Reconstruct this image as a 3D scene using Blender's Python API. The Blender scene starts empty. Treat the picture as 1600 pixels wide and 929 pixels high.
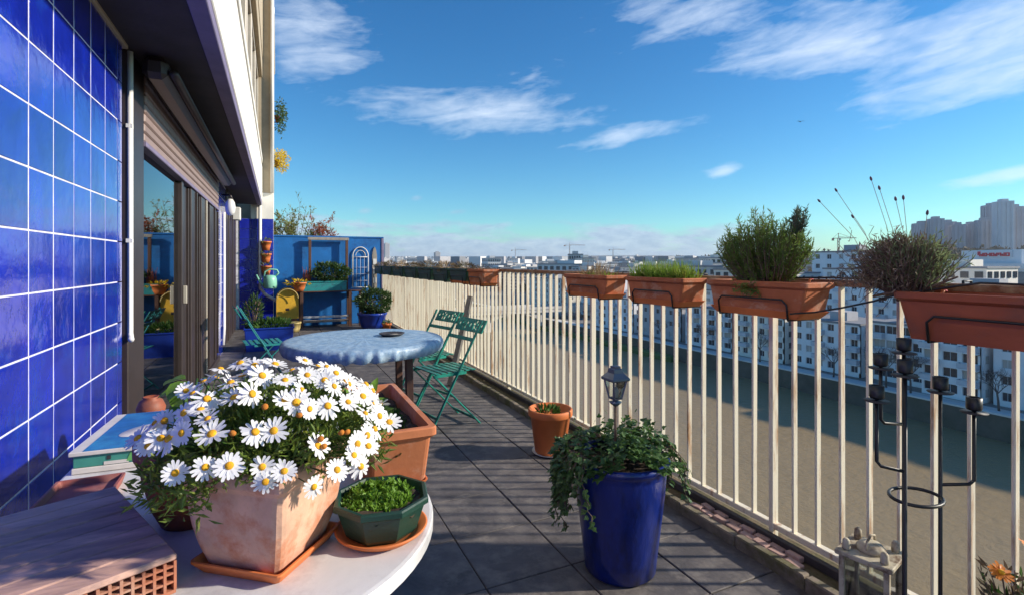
import bpy, math, random
import numpy as np
from mathutils import Vector, Matrix
R = math.radians
rng = np.random.default_rng(7)
random.seed(7)
scene = bpy.context.scene
col = scene.collection

# ------------------------------------------------------------------ camera
cam_d = bpy.data.cameras.new('camera')
cam_d.sensor_width = 36.0
cam_d.lens = 18.135
cam_d.shift_y = -0.0347
cam_d.clip_start = 0.05
cam_d.clip_end = 20000
cam = bpy.data.objects.new('camera', cam_d)
cam.location = (0, 0, 1.30)
cam.rotation_euler = (R(90), 0, R(-24.5))
col.objects.link(cam)
scene.camera = cam

# ------------------------------------------------------------------ sky, sun, exposure
SUN_AZ, SUN_EL = 114.5, 25.0          # azimuth from +Y towards +X
world = bpy.data.worlds.new('World')
scene.world = world
world.use_nodes = True
wn, wl = world.node_tree.nodes, world.node_tree.links
for n in list(wn):
    wn.remove(n)


def wmath(op, a, b=None, c=None, clamp=False):
    n = wn.new('ShaderNodeMath'); n.operation = op; n.use_clamp = clamp
    for i, v in enumerate((a, b, c)):
        if v is None:
            continue
        if isinstance(v, (int, float)):
            n.inputs[i].default_value = v
        else:
            wl.new(v, n.inputs[i])
    return n.outputs[0]


sky = wn.new('ShaderNodeTexSky')
sky.sky_type = 'NISHITA'
sky.sun_disc = False
sky.sun_elevation = R(SUN_EL)
sky.sun_rotation = R(SUN_AZ)
sky.air_density = 1.0
sky.dust_density = 0.2
sky.ozone_density = 2.2
hsv = wn.new('ShaderNodeHueSaturation')
hsv.inputs['Hue'].default_value = 0.505
hsv.inputs['Saturation'].default_value = 1.3
wl.new(sky.outputs[0], hsv.inputs['Color'])
geo = wn.new('ShaderNodeTexCoord')
sep = wn.new('ShaderNodeSeparateXYZ')
wl.new(geo.outputs['Generated'], sep.inputs[0])
az = wmath('MULTIPLY', wmath('ARCTAN2', sep.outputs[0], sep.outputs[1]), 57.2958)
el = wmath('MULTIPLY', wmath('ARCSINE', sep.outputs[2]), 57.2958)


def wnoise(ka, ke, tilt, detail=9.0, rough=0.6, dist=0.4, off=0.0):
    cmb = wn.new('ShaderNodeCombineXYZ')
    wl.new(wmath('MULTIPLY', az, ka), cmb.inputs[0])
    wl.new(wmath('MULTIPLY', wmath('ADD', el, wmath('MULTIPLY', az, tilt)), ke), cmb.inputs[1])
    cmb.inputs[2].default_value = off
    t = wn.new('ShaderNodeTexNoise')
    t.inputs['Scale'].default_value = 1.0
    t.inputs['Detail'].default_value = detail
    t.inputs['Roughness'].default_value = rough
    t.inputs['Distortion'].default_value = dist
    wl.new(cmb.outputs[0], t.inputs['Vector'])
    return t.outputs['Fac']


def patch(a0, e0, w, h, tilt=0.0, gain=1.0):
    da = wmath('SUBTRACT', az, a0)
    de = wmath('SUBTRACT', wmath('SUBTRACT', el, e0), wmath('MULTIPLY', da, tilt))
    x = wmath('DIVIDE', da, w); y = wmath('DIVIDE', de, h)
    r2 = wmath('ADD', wmath('MULTIPLY', x, x), wmath('MULTIPLY', y, y))
    return wmath('MULTIPLY', wmath('EXPONENT', wmath('MULTIPLY', r2, -1.0)), gain)


cirrus_noise = wnoise(0.10, 0.42, -0.12, dist=0.8, rough=.55)
fine_noise = wnoise(0.38, 1.2, -0.12, off=4.0, rough=.6)
n_c = wmath('ADD', wmath('MULTIPLY', cirrus_noise, 0.65), wmath('MULTIPLY', fine_noise, 0.35))
cir = None
for a0, e0, w, h, t, g in ((3.5, 22.5, 6.5, 4.6, -0.05, .95), (20.0, 16.3, 12.5, 2.4, -0.03, 1.12), (37.0, 13.4, 7.5, 1.1, 0.13, 1.0),
                           (27, 19.5, 5, 2.0, 0, .5), (43, 24.5, 9, 3.0, -0.1, .95), (56.5, 19.6, 12, 3.4, -0.12, 1.0), (68, 17.0, 12, 4.6, 0.05, 1.12),
                           (85, 22.0, 12, 5.0, 0.0, .9), (46.8, 9.2, 1.9, 0.8, 0.15, 1.15), (69.0, 7.0, 3.6, 0.65, 0.12, 1.1), (-60, 25, 20, 6, 0.1, .9),
                           (150, 30, 26, 8, -0.1, .9), (-130, 24, 25, 6, 0.05, .9), (110, 45, 30, 9, 0.1, .8), (-20, 50, 30, 9, 0.1, .8)):
    p = patch(a0, e0, w, h, t, g)
    cir = p if cir is None else wmath('MAXIMUM', cir, p)
dens = wmath('MULTIPLY', wmath('SUBTRACT', wmath('ADD', wmath('MULTIPLY', cir, 0.74), wmath('MULTIPLY', n_c, 1.8)), 1.18), 1.15, clamp=True)
dens = wmath('MULTIPLY', dens, wmath('GREATER_THAN', cir, 0.02))
# low bank of cumulus along the horizon
bank_noise = wnoise(0.13, 0.55, 0.0, dist=0.2, off=9.0)
bank_top = wmath('ADD', wmath('MULTIPLY', wmath('SUBTRACT', bank_noise, 0.5), 9.0), 4.3)
bank = wmath('MULTIPLY', wmath('SUBTRACT', bank_top, el), 0.55, clamp=True)
sel = wmath('SUBTRACT', 1.0, wmath('MULTIPLY', wmath('SUBTRACT', az, 44.0), 0.08), clamp=True)
bank = wmath('MULTIPLY', wmath('MULTIPLY', bank, 0.85), sel)
puff = None
for a0, e0, w, h in ((8.6, 5.4, 1.0, .45), (14.0, 6.9, .9, .4), (18.5, 5.5, 1.3, .35)):
    p = patch(a0, e0, w, h, 0.1)
    puff = p if puff is None else wmath('MAXIMUM', puff, p)
puff = wmath('MULTIPLY', wmath('SUBTRACT', wmath('ADD', puff, wmath('MULTIPLY', fine_noise, 0.6)), 0.75), 1.1, clamp=True)
bank_n2 = wnoise(0.5, 1.3, 0.0, off=13.0)
mixb = wn.new('ShaderNodeMix'); mixb.data_type = 'RGBA'
wl.new(wmath('MULTIPLY', wmath('SUBTRACT', bank_n2, 0.38), 4.0, clamp=True), mixb.inputs['Factor'])
mixb.inputs['A'].default_value = (2.75, 3.6, 5.1, 1)
mixb.inputs['B'].default_value = (4.1, 4.9, 6.1, 1)
m1 = wn.new('ShaderNodeMix'); m1.data_type = 'RGBA'
wl.new(wmath('MAXIMUM', bank, wmath('MULTIPLY', puff, 0.6)), m1.inputs['Factor'])
tint = wn.new('ShaderNodeMix'); tint.data_type = 'RGBA'; tint.blend_type = 'MULTIPLY'; tint.inputs['Factor'].default_value = 1.0
tint.inputs['B'].default_value = (.56, .96, 1.06, 1)
wl.new(hsv.outputs[0], tint.inputs['A'])
wl.new(tint.outputs['Result'], m1.inputs['A']); wl.new(mixb.outputs['Result'], m1.inputs['B'])
m2 = wn.new('ShaderNodeMix'); m2.data_type = 'RGBA'
wl.new(wmath('MULTIPLY', dens, 0.82), m2.inputs['Factor'])
wl.new(m1.outputs['Result'], m2.inputs['A'])
m2.inputs['B'].default_value = (6.3, 7.1, 8.2, 1)
bg = wn.new('ShaderNodeBackground')
bg.inputs['Strength'].default_value = 0.112
wl.new(m2.outputs['Result'], bg.inputs['Color'])
wo = wn.new('ShaderNodeOutputWorld')
wl.new(bg.outputs[0], wo.inputs['Surface'])

sun_d = bpy.data.lights.new('sun', 'SUN')
sun_d.energy = 4.6
sun_d.angle = R(1.8)
sun_d.color = (1.0, 0.90, 0.76)
sun = bpy.data.objects.new('sun', sun_d)
sdir = Vector((math.sin(R(SUN_AZ)) * math.cos(R(SUN_EL)), math.cos(R(SUN_AZ)) * math.cos(R(SUN_EL)), math.sin(R(SUN_EL))))
sun.rotation_euler = sdir.to_track_quat('Z', 'Y').to_euler()
sun.location = sdir * 60
col.objects.link(sun)

vs = scene.view_settings
scene.display_settings.display_device = 'sRGB'
vs.view_transform = 'Standard'
vs.look = 'None'
vs.exposure = 0.45
vs.gamma = 1.0
vs.use_curve_mapping = False
scene.render.engine = 'CYCLES'
cy = scene.cycles
cy.use_denoising = True
cy.max_bounces = 8
cy.diffuse_bounces = 3
cy.glossy_bounces = 4
cy.transmission_bounces = 6
cy.transparent_max_bounces = 12
cy.volume_bounces = 0
cy.caustics_reflective = False
cy.caustics_refractive = False
cy.sample_clamp_indirect = 6.0


# ------------------------------------------------------------------ materials
def _n(nt, t, **kw):
    n = nt.nodes.new(t)
    for k, v in kw.items():
        setattr(n, k, v)
    return n


MATS = {}


def mat(name, c, rough=0.6, var=0.18, scale=6.0, bump=0.15, bscale=40.0, stain=None, stain_amt=0.5, stain_scale=3.0, stain_rough=None,
        metal=0.0, spec=0.5, coat=0.0, rand=0.0, transl=0.0, stretch=(1, 1, 1), dist=0.0, rvar=0.0):
    """Principled material: base colour varied by noise, an optional second colour in irregular patches, fine relief, random tint by object."""
    m = bpy.data.materials.new(name); m.use_nodes = True
    nt = m.node_tree
    b = nt.nodes['Principled BSDF']; out = nt.nodes['Material Output']
    g = _n(nt, 'ShaderNodeNewGeometry')
    mp = _n(nt, 'ShaderNodeMapping'); mp.inputs['Scale'].default_value = stretch
    nt.links.new(g.outputs['Position'], mp.inputs['Vector'])
    t = _n(nt, 'ShaderNodeTexNoise'); t.inputs['Scale'].default_value = scale; t.inputs['Detail'].default_value = 6; t.inputs['Roughness'].default_value = .62
    t.inputs['Distortion'].default_value = dist
    nt.links.new(mp.outputs[0], t.inputs['Vector'])
    rmp = _n(nt, 'ShaderNodeMapRange'); rmp.inputs['From Min'].default_value = .3; rmp.inputs['From Max'].default_value = .7
    rmp.inputs['To Min'].default_value = 1 - var; rmp.inputs['To Max'].default_value = 1 + var
    nt.links.new(t.outputs['Fac'], rmp.inputs['Value'])
    val = rmp.outputs[0]
    if rand:
        oi = _n(nt, 'ShaderNodeObjectInfo')
        r2 = _n(nt, 'ShaderNodeMapRange'); r2.inputs['To Min'].default_value = 1 - rand; r2.inputs['To Max'].default_value = 1 + rand
        nt.links.new(oi.outputs['Random'], r2.inputs['Value'])
        mm = _n(nt, 'ShaderNodeMath', operation='MULTIPLY')
        nt.links.new(val, mm.inputs[0]); nt.links.new(r2.outputs[0], mm.inputs[1]); val = mm.outputs[0]
    sc = _n(nt, 'ShaderNodeVectorMath', operation='SCALE')
    sc.inputs[0].default_value = c[:3]
    nt.links.new(val, sc.inputs['Scale'])
    colour = sc.outputs[0]
    if stain is not None:
        s = _n(nt, 'ShaderNodeTexNoise'); s.inputs['Scale'].default_value = stain_scale; s.inputs['Detail'].default_value = 8; s.inputs['Roughness'].default_value = .7
        nt.links.new(mp.outputs[0], s.inputs['Vector'])
        sr = _n(nt, 'ShaderNodeMapRange'); sr.inputs['From Min'].default_value = .62 - .35 * stain_amt; sr.inputs['From Max'].default_value = .72 - .2 * stain_amt
        nt.links.new(s.outputs['Fac'], sr.inputs['Value'])
        mx = _n(nt, 'ShaderNodeMix', data_type='RGBA')
        nt.links.new(sr.outputs[0], mx.inputs['Factor']); nt.links.new(colour, mx.inputs['A'])
        mx.inputs['B'].default_value = (*stain[:3], 1)
        colour = mx.outputs['Result']
        if stain_rough is not None:
            rr = _n(nt, 'ShaderNodeMapRange'); rr.inputs['To Min'].default_value = rough; rr.inputs['To Max'].default_value = stain_rough
            nt.links.new(sr.outputs[0], rr.inputs['Value']); nt.links.new(rr.outputs[0], b.inputs['Roughness'])
    nt.links.new(colour, b.inputs['Base Color'])
    if stain_rough is None:
        b.inputs['Roughness'].default_value = rough
        if rvar:
            rr = _n(nt, 'ShaderNodeMapRange'); rr.inputs['To Min'].default_value = max(0, rough - rvar); rr.inputs['To Max'].default_value = rough + rvar
            nt.links.new(t.outputs['Fac'], rr.inputs['Value']); nt.links.new(rr.outputs[0], b.inputs['Roughness'])
    b.inputs['Metallic'].default_value = metal
    b.inputs['Specular IOR Level'].default_value = spec
    b.inputs['Coat Weight'].default_value = coat
    b.inputs['Coat Roughness'].default_value = 0.08
    if bump:
        bt = _n(nt, 'ShaderNodeTexNoise'); bt.inputs['Scale'].default_value = bscale; bt.inputs['Detail'].default_value = 5
        nt.links.new(mp.outputs[0], bt.inputs['Vector'])
        bp = _n(nt, 'ShaderNodeBump'); bp.inputs['Strength'].default_value = bump; bp.inputs['Distance'].default_value = 0.4 / bscale
        nt.links.new(bt.outputs['Fac'], bp.inputs['Height']); nt.links.new(bp.outputs[0], b.inputs['Normal'])
    if transl:
        tr = _n(nt, 'ShaderNodeBsdfTranslucent'); ad = _n(nt, 'ShaderNodeMixShader'); ad.inputs[0].default_value = transl
        nt.links.new(colour, tr.inputs['Color'])
        nt.links.new(b.outputs[0], ad.inputs[1]); nt.links.new(tr.outputs[0], ad.inputs[2]); nt.links.new(ad.outputs[0], out.inputs['Surface'])
    MATS[name] = m
    return m


def glass(name, tint=(.6, .65, .65), rough=0.02, body=0.5):
    """Thin window pane: Fresnel reflection over a tinted see-through sheet."""
    m = bpy.data.materials.new(name); m.use_nodes = True; nt = m.node_tree
    nt.nodes.remove(nt.nodes['Principled BSDF'])
    tr = _n(nt, 'ShaderNodeBsdfTransparent'); tr.inputs[0].default_value = (*tint, 1)
    gl = _n(nt, 'ShaderNodeBsdfGlossy'); gl.inputs['Roughness'].default_value = rough
    fr = _n(nt, 'ShaderNodeFresnel'); fr.inputs['IOR'].default_value = 1.52
    mu = _n(nt, 'ShaderNodeMath', operation='MULTIPLY_ADD', use_clamp=True); mu.inputs[1].default_value = 1.5; mu.inputs[2].default_value = body
    nt.links.new(fr.outputs[0], mu.inputs[0])
    mx = _n(nt, 'ShaderNodeMixShader')
    nt.links.new(mu.outputs[0], mx.inputs[0]); nt.links.new(tr.outputs[0], mx.inputs[1]); nt.links.new(gl.outputs[0], mx.inputs[2])
    nt.links.new(mx.outputs[0], nt.nodes['Material Output'].inputs['Surface'])
    MATS[name] = m
    return m


terra = mat('terracotta', (.50, .165, .065), .75, .16, 9, .12, 60, stain=(.56, .30, .20), stain_amt=.25, stain_scale=6)
terra_pale = mat('weathered_terracotta', (.63, .37, .25), .88, .2, 14, .3, 60, stain=(.52, .20, .10), stain_amt=.36, stain_scale=11)
terra_dark = mat('brown_plastic_terracotta', (.31, .072, .026), .6, .22, 9, .15, 50, stain=(.20, .07, .04), stain_amt=.4, stain_scale=7, stretch=(1, .5, 1))
terra_bright = mat('orange_terracotta', (.64, .175, .045), .6, .12, 8, .08, 60)
terra_planter = mat('planter_terracotta', (.44, .13, .047), .78, .25, 9, .2, 50, stain=(.50, .27, .17), stain_amt=.34, stain_scale=13, stretch=(1, .6, 1))
brick_mat = mat('hollow_brick', (.36, .13, .07), .85, .25, 14, .3, 60, stain=(.45, .27, .19), stain_amt=.45, stain_scale=8)
slab_wood = mat('weathered_slab', (.60, .37, .28), .8, .3, 16, .3, 60, stain=(.30, .19, .17), stain_amt=.5, stain_scale=10, stretch=(.25, 1.2, 1))
soil_m = mat('soil', (.035, .022, .014), .95, .4, 40, .8, 90, stain=(.09, .06, .035), stain_amt=.35, stain_scale=30)
tile_m = mat('cobalt_glazed_tile', (.008, .024, .37), .09, .28, 5.0, .12, 12, spec=.6, coat=.8, rand=.2, dist=.8, stain=(.012, .055, .46), stain_amt=.35, stain_scale=4)
tile_far = mat('cobalt_column_tile', (.012, .022, .36), .15, .2, 6, .1, 16, rand=.1)
grout_m = mat('white_grout', (.66, .64, .70), .9, .22, 14, .2, 80)
floor_m = mat('dark_paving', (.105, .094, .092), .70, .38, 5, .3, 60, stain=(.19, .168, .15), stain_amt=.40, stain_scale=7, rand=.14, rvar=.18, dist=1.0)
joint_m = mat('paving_bed', (.022, .021, .021), .95, .3, 20, .3, 60)
cream = mat('cream_paint', (.82, .735, .57), .45, .05, 5, .06, 60, stain=(.42, .22, .10), stain_amt=.24, stain_scale=18, stretch=(1, 1, .12))
rust_rail = mat('rusty_handrail', (.27, .12, .055), .8, .3, 14, .3, 60, stain=(.45, .30, .17), stain_amt=.4, stain_scale=10)
dark_steel = mat('dark_steel', (.045, .04, .042), .6, .3, 14, .2, 60)
black_iron = mat('black_iron', (.012, .012, .013), .45, .2, 20, .1, 80)
kerb_m = mat('mossy_kerb', (.20, .165, .125), .9, .3, 9, .5, 50, stain=(.10, .095, .035), stain_amt=.5, stain_scale=7)
moss_bed = mat('moss_bed', (.10, .085, .035), .95, .35, 14, .7, 60, stain=(.17, .12, .07), stain_amt=.5, stain_scale=10)
pink_brick = mat('pink_brick', (.42, .27, .23), .9, .2, 18, .3, 60, rand=.18)
frame_m = mat('dark_brown_frame', (.042, .030, .028), .38, .15, 8, .05, 40, spec=.5)
shutter_m = mat('shutter_slat', (.29, .205, .18), .5, .1, 8, .05, 40, rand=.08)
white_pl = mat('white_plastic', (.72, .70, .66), .4, .06, 10, .05, 40)
fascia_m = mat('white_fascia', (.80, .77, .70), .7, .06, 4, .12, 40)
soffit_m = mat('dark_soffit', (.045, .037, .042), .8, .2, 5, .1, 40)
beige_m = mat('beige_render', (.46, .38, .27), .85, .12, 5, .2, 50)
alu_m = mat('beige_aluminium', (.50, .44, .36), .4, .1, 7, .05, 40, metal=.2)
lilac_m = mat('lilac_paint', (.20, .17, .27), .7, .15, 6, .1, 40)
blue_wall = mat('blue_wall_paint', (.008, .14, .43), .55, .14, 3, .12, 30, stain=(.010, .085, .28), stain_amt=.35, stain_scale=2.5)
blue_glaze = mat('blue_glaze', (.006, .022, .19), .30, .4, 7, .25, 22, coat=.25, stain=(.004, .010, .075), stain_amt=.45, stain_scale=7, stretch=(1, 1, .4))
blue_plain = mat('blue_ceramic', (.012, .04, .30), .3, .2, 6, .1, 30)
marble_m = mat('white_marble', (.66, .645, .63), .38, .10, 5, .05, 40, stain=(.47, .455, .45), stain_amt=.35, stain_scale=4, dist=1.5)
cloth_m = mat('blue_tablecloth', (.22, .35, .50), .42, .25, 14, .4, 26, stain=(.38, .50, .60), stain_amt=.55, stain_scale=18)
brown_wood = mat('dark_brown_wood', (.10, .045, .028), .6, .25, 12, .2, 50, stretch=(1, 1, .2))
grey_wood = mat('grey_weathered_wood', (.30, .27, .235), .85, .25, 14, .3, 60, stretch=(1, 1, .15))
green_paint = mat('green_chair_paint', (.018, .265, .195), .35, .15, 10, .06, 60, stain=(.015, .10, .08), stain_amt=.3, stain_scale=12)
teal_paint = mat('teal_paint', (.02, .26, .26), .5, .25, 14, .1, 60, stain=(.03, .14, .17), stain_amt=.4, stain_scale=14)
dkgreen_pl = mat('dark_green_plastic', (.010, .045, .030), .42, .15, 10, .1, 60)
yellow_m = mat('yellow_paint', (.62, .36, .02), .6, .15, 10, .1, 60)
cream_pot = mat('straw_pot', (.55, .42, .16), .7, .15, 12, .15, 60)
mint_m = mat('mint_plastic', (.25, .58, .42), .35, .08, 8, .03, 60)
lantern_m = mat('cream_lantern', (.46, .41, .30), .7, .2, 14, .25, 60, stain=(.16, .10, .055), stain_amt=.4, stain_scale=16)
lampgrey = mat('grey_lamp_metal', (.13, .15, .18), .35, .15, 12, .05, 60, metal=.4)
carton_g = mat('green_carton', (.05, .26, .20), .65, .15, 14, .08, 60)
carton_b = mat('blue_carton_print', (.012, .13, .36), .5, .3, 14, .05, 60, stain=(.03, .24, .46), stain_amt=.4, stain_scale=8)
carton_w = mat('white_carton', (.62, .58, .52), .7, .1, 14, .05, 60)
carton_leaf = mat('green_carton_print', (.12, .38, .10), .5, .15, 30, .03, 60)
carton_ink = mat('black_carton_print', (.03, .035, .04), .6, .1, 30, .03, 60)
petal_m = mat('white_petal', (.86, .85, .84), .55, .04, 30, .05, 90, transl=.25)
disc_m = mat('yellow_flower_disc', (.75, .36, .008), .8, .25, 120, .6, 250)
bud_m = mat('orange_dry_bud', (.48, .16, .015), .85, .3, 100, .5, 250)
leaf_daisy = mat('daisy_leaf', (.125, .19, .028), .5, .45, 28, 0, transl=.35, stain=(.24, .25, .03), stain_amt=.3, stain_scale=40)
leaf_dark = mat('dark_leaf', (.05, .105, .026), .45, .4, 22, 0, transl=.25, stain=(.085, .13, .03), stain_amt=.3, stain_scale=30)
leaf_ivy = mat('ivy_leaf', (.075, .15, .038), .38, .5, 24, 0, transl=.28, stain=(.14, .21, .06), stain_amt=.25, stain_scale=26)
leaf_bright = mat('bright_leaf', (.16, .30, .03), .5, .35, 30, 0, transl=.35)
leaf_grass = mat('grass_leaf', (.22, .34, .035), .55, .35, 22, 0, transl=.45, stain=(.30, .27, .06), stain_amt=.35, stain_scale=20)
leaf_moss = mat('moss_leaf', (.055, .13, .018), .6, .4, 30, 0, transl=.25)
leaf_rose = mat('rosemary_leaf', (.15, .235, .045), .5, .35, 16, 0, transl=.4, stain=(.22, .28, .055), stain_amt=.3, stain_scale=14)
leaf_rose_grey = mat('rosemary_grey_leaf', (.085, .13, .08), .6, .35, 16, 0, transl=.2)
leaf_lav = mat('lavender_leaf', (.20, .245, .11), .65, .35, 20, 0, transl=.35)
leaf_dry = mat('dry_lavender', (.25, .18, .125), .85, .4, 30, 0, transl=.1)
leaf_straw = mat('dry_straw', (.36, .25, .13), .85, .35, 20, 0, transl=.2)
leaf_brown = mat('dry_brown_leaf', (.17, .12, .07), .85, .4, 14, 0, transl=.2, stain=(.10, .11, .04), stain_amt=.35, stain_scale=6)
leaf_olive = mat('olive_leaf', (.14, .17, .045), .6, .4, 6, 0, transl=.25, stain=(.27, .25, .06), stain_amt=.3, stain_scale=5)
leaf_red = mat('red_leaf', (.34, .09, .05), .6, .4, 6, 0, transl=.25, stain=(.2, .17, .06), stain_amt=.35, stain_scale=5)
leaf_yellow = mat('yellow_flower_petal', (.68, .50, .02), .6, .2, 8, 0, transl=.3)
petal_orange = mat('orange_petal', (.78, .23, .012), .55, .15, 30, 0, transl=.25)
twig_m = mat('twig', (.16, .105, .07), .85, .3, 30, .2, 90)
stalk_m = mat('pale_stalk', (.30, .27, .22), .85, .2, 30, 0)
lav_head = mat('dry_lavender_head', (.11, .07, .095), .85, .3, 60, 0)
bark_m = mat('bare_bark', (.11, .085, .075), .9, .2, 3, 0)
water_m = None
apt_white = mat('white_apartment_render', (.79, .775, .77), .85, .05, .4, 0, rand=.03)
apt_cool = mat('cool_apartment_render', (.79, .78, .78), .85, .05, .4, 0)
apt_cream = mat('cream_apartment_render', (.77, .71, .62), .85, .05, .4, 0)
apt_grey = mat('grey_apartment_render', (.42, .41, .42), .85, .08, .4, 0)
roof_grey = mat('grey_roof', (.22, .225, .24), .8, .15, .5, 0)
win_dark = mat('dark_window', (.035, .04, .05), .12, .3, 1.0, 0, spec=.5, rand=.35)
win_frame = mat('pale_window_frame', (.62, .62, .64), .5, .05, 1, 0)
rail_far = mat('balcony_rail', (.52, .53, .57), .5, .1, 1, 0)
tower_m = mat('grey_tower_concrete', (.42, .405, .43), .85, .10, .05, 0, rand=.10)
tower_lt = mat('sunlit_tower_concrete', (.64, .61, .61), .85, .06, .05, 0)  # paler copy of the tower grey: sunlight on one tower put into the colour
mall_m = mat('pale_mall_cladding', (.60, .64, .67), .5, .06, .2, 0)
mall_glass = mat('mall_glazing', (.09, .15, .19), .15, .3, .25, 0)
red_sign = mat('red_sign', (.62, .05, .06), .5, .1, 1, 0)
blue_sign = mat('blue_awning', (.01, .10, .42), .5, .1, 1, 0)
quay_m = mat('quay_stone', (.105, .09, .07), .9, .25, .25, .2, 2, stain=(.075, .075, .05), stain_amt=.4, stain_scale=.12)
path_m = mat('pale_path', (.62, .60, .57), .9, .1, .3, 0)
ground_m = mat('city_ground', (.21, .20, .19), .9, .3, .02, 0, stain=(.09, .11, .06), stain_amt=.3, stain_scale=.015)
hill_m = mat('hill_ground', (.17, .165, .15), .9, .4, .006, 0, stain=(.07, .09, .05), stain_amt=.4, stain_scale=.004)
bank_grass = mat('bank_grass', (.08, .13, .03), .9, .35, .3, 0)
bridge_m = mat('bridge_concrete', (.50, .48, .46), .85, .12, .15, 0)
city_a = mat('far_white_block', (.70, .68, .65), .85, .06, .02, 0, rand=.2)
city_b = mat('far_grey_block', (.40, .385, .385), .85, .1, .02, 0, rand=.3)
crane_m = mat('crane_paint', (.40, .20, .13), .7, .1, 1, 0)
bird_m = mat('dark_feather', (.05, .05, .055), .8, .2, 3, 0)
pane_m = glass('window_pane', (.30, .31, .32), .015, .06)
clear_m = glass('lantern_glass', (.86, .88, .86), .03, .04)
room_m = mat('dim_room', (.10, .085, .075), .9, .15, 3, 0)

# water: rippled, murky
water_m = mat('river_water', (.31, .222, .112), .30, .10, .03, 0, spec=.35, stain=(.28, .208, .115), stain_amt=.5, stain_scale=.03)
_nt = water_m.node_tree
_b = _nt.nodes['Principled BSDF']
_b.inputs['Specular Tint'].default_value = (1.0, .72, .45, 1)
_b.inputs['IOR'].default_value = 1.33
_g = _n(_nt, 'ShaderNodeNewGeometry')
_t1 = _n(_nt, 'ShaderNodeTexNoise'); _t1.inputs['Scale'].default_value = .8; _t1.inputs['Detail'].default_value = 7; _t1.inputs['Roughness'].default_value = .6
_nt.links.new(_g.outputs['Position'], _t1.inputs['Vector'])
_bp = _n(_nt, 'ShaderNodeBump'); _bp.inputs['Strength'].default_value = .35; _bp.inputs['Distance'].default_value = .5
_nt.links.new(_t1.outputs['Fac'], _bp.inputs['Height']); _nt.links.new(_bp.outputs[0], _b.inputs['Normal'])


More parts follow.
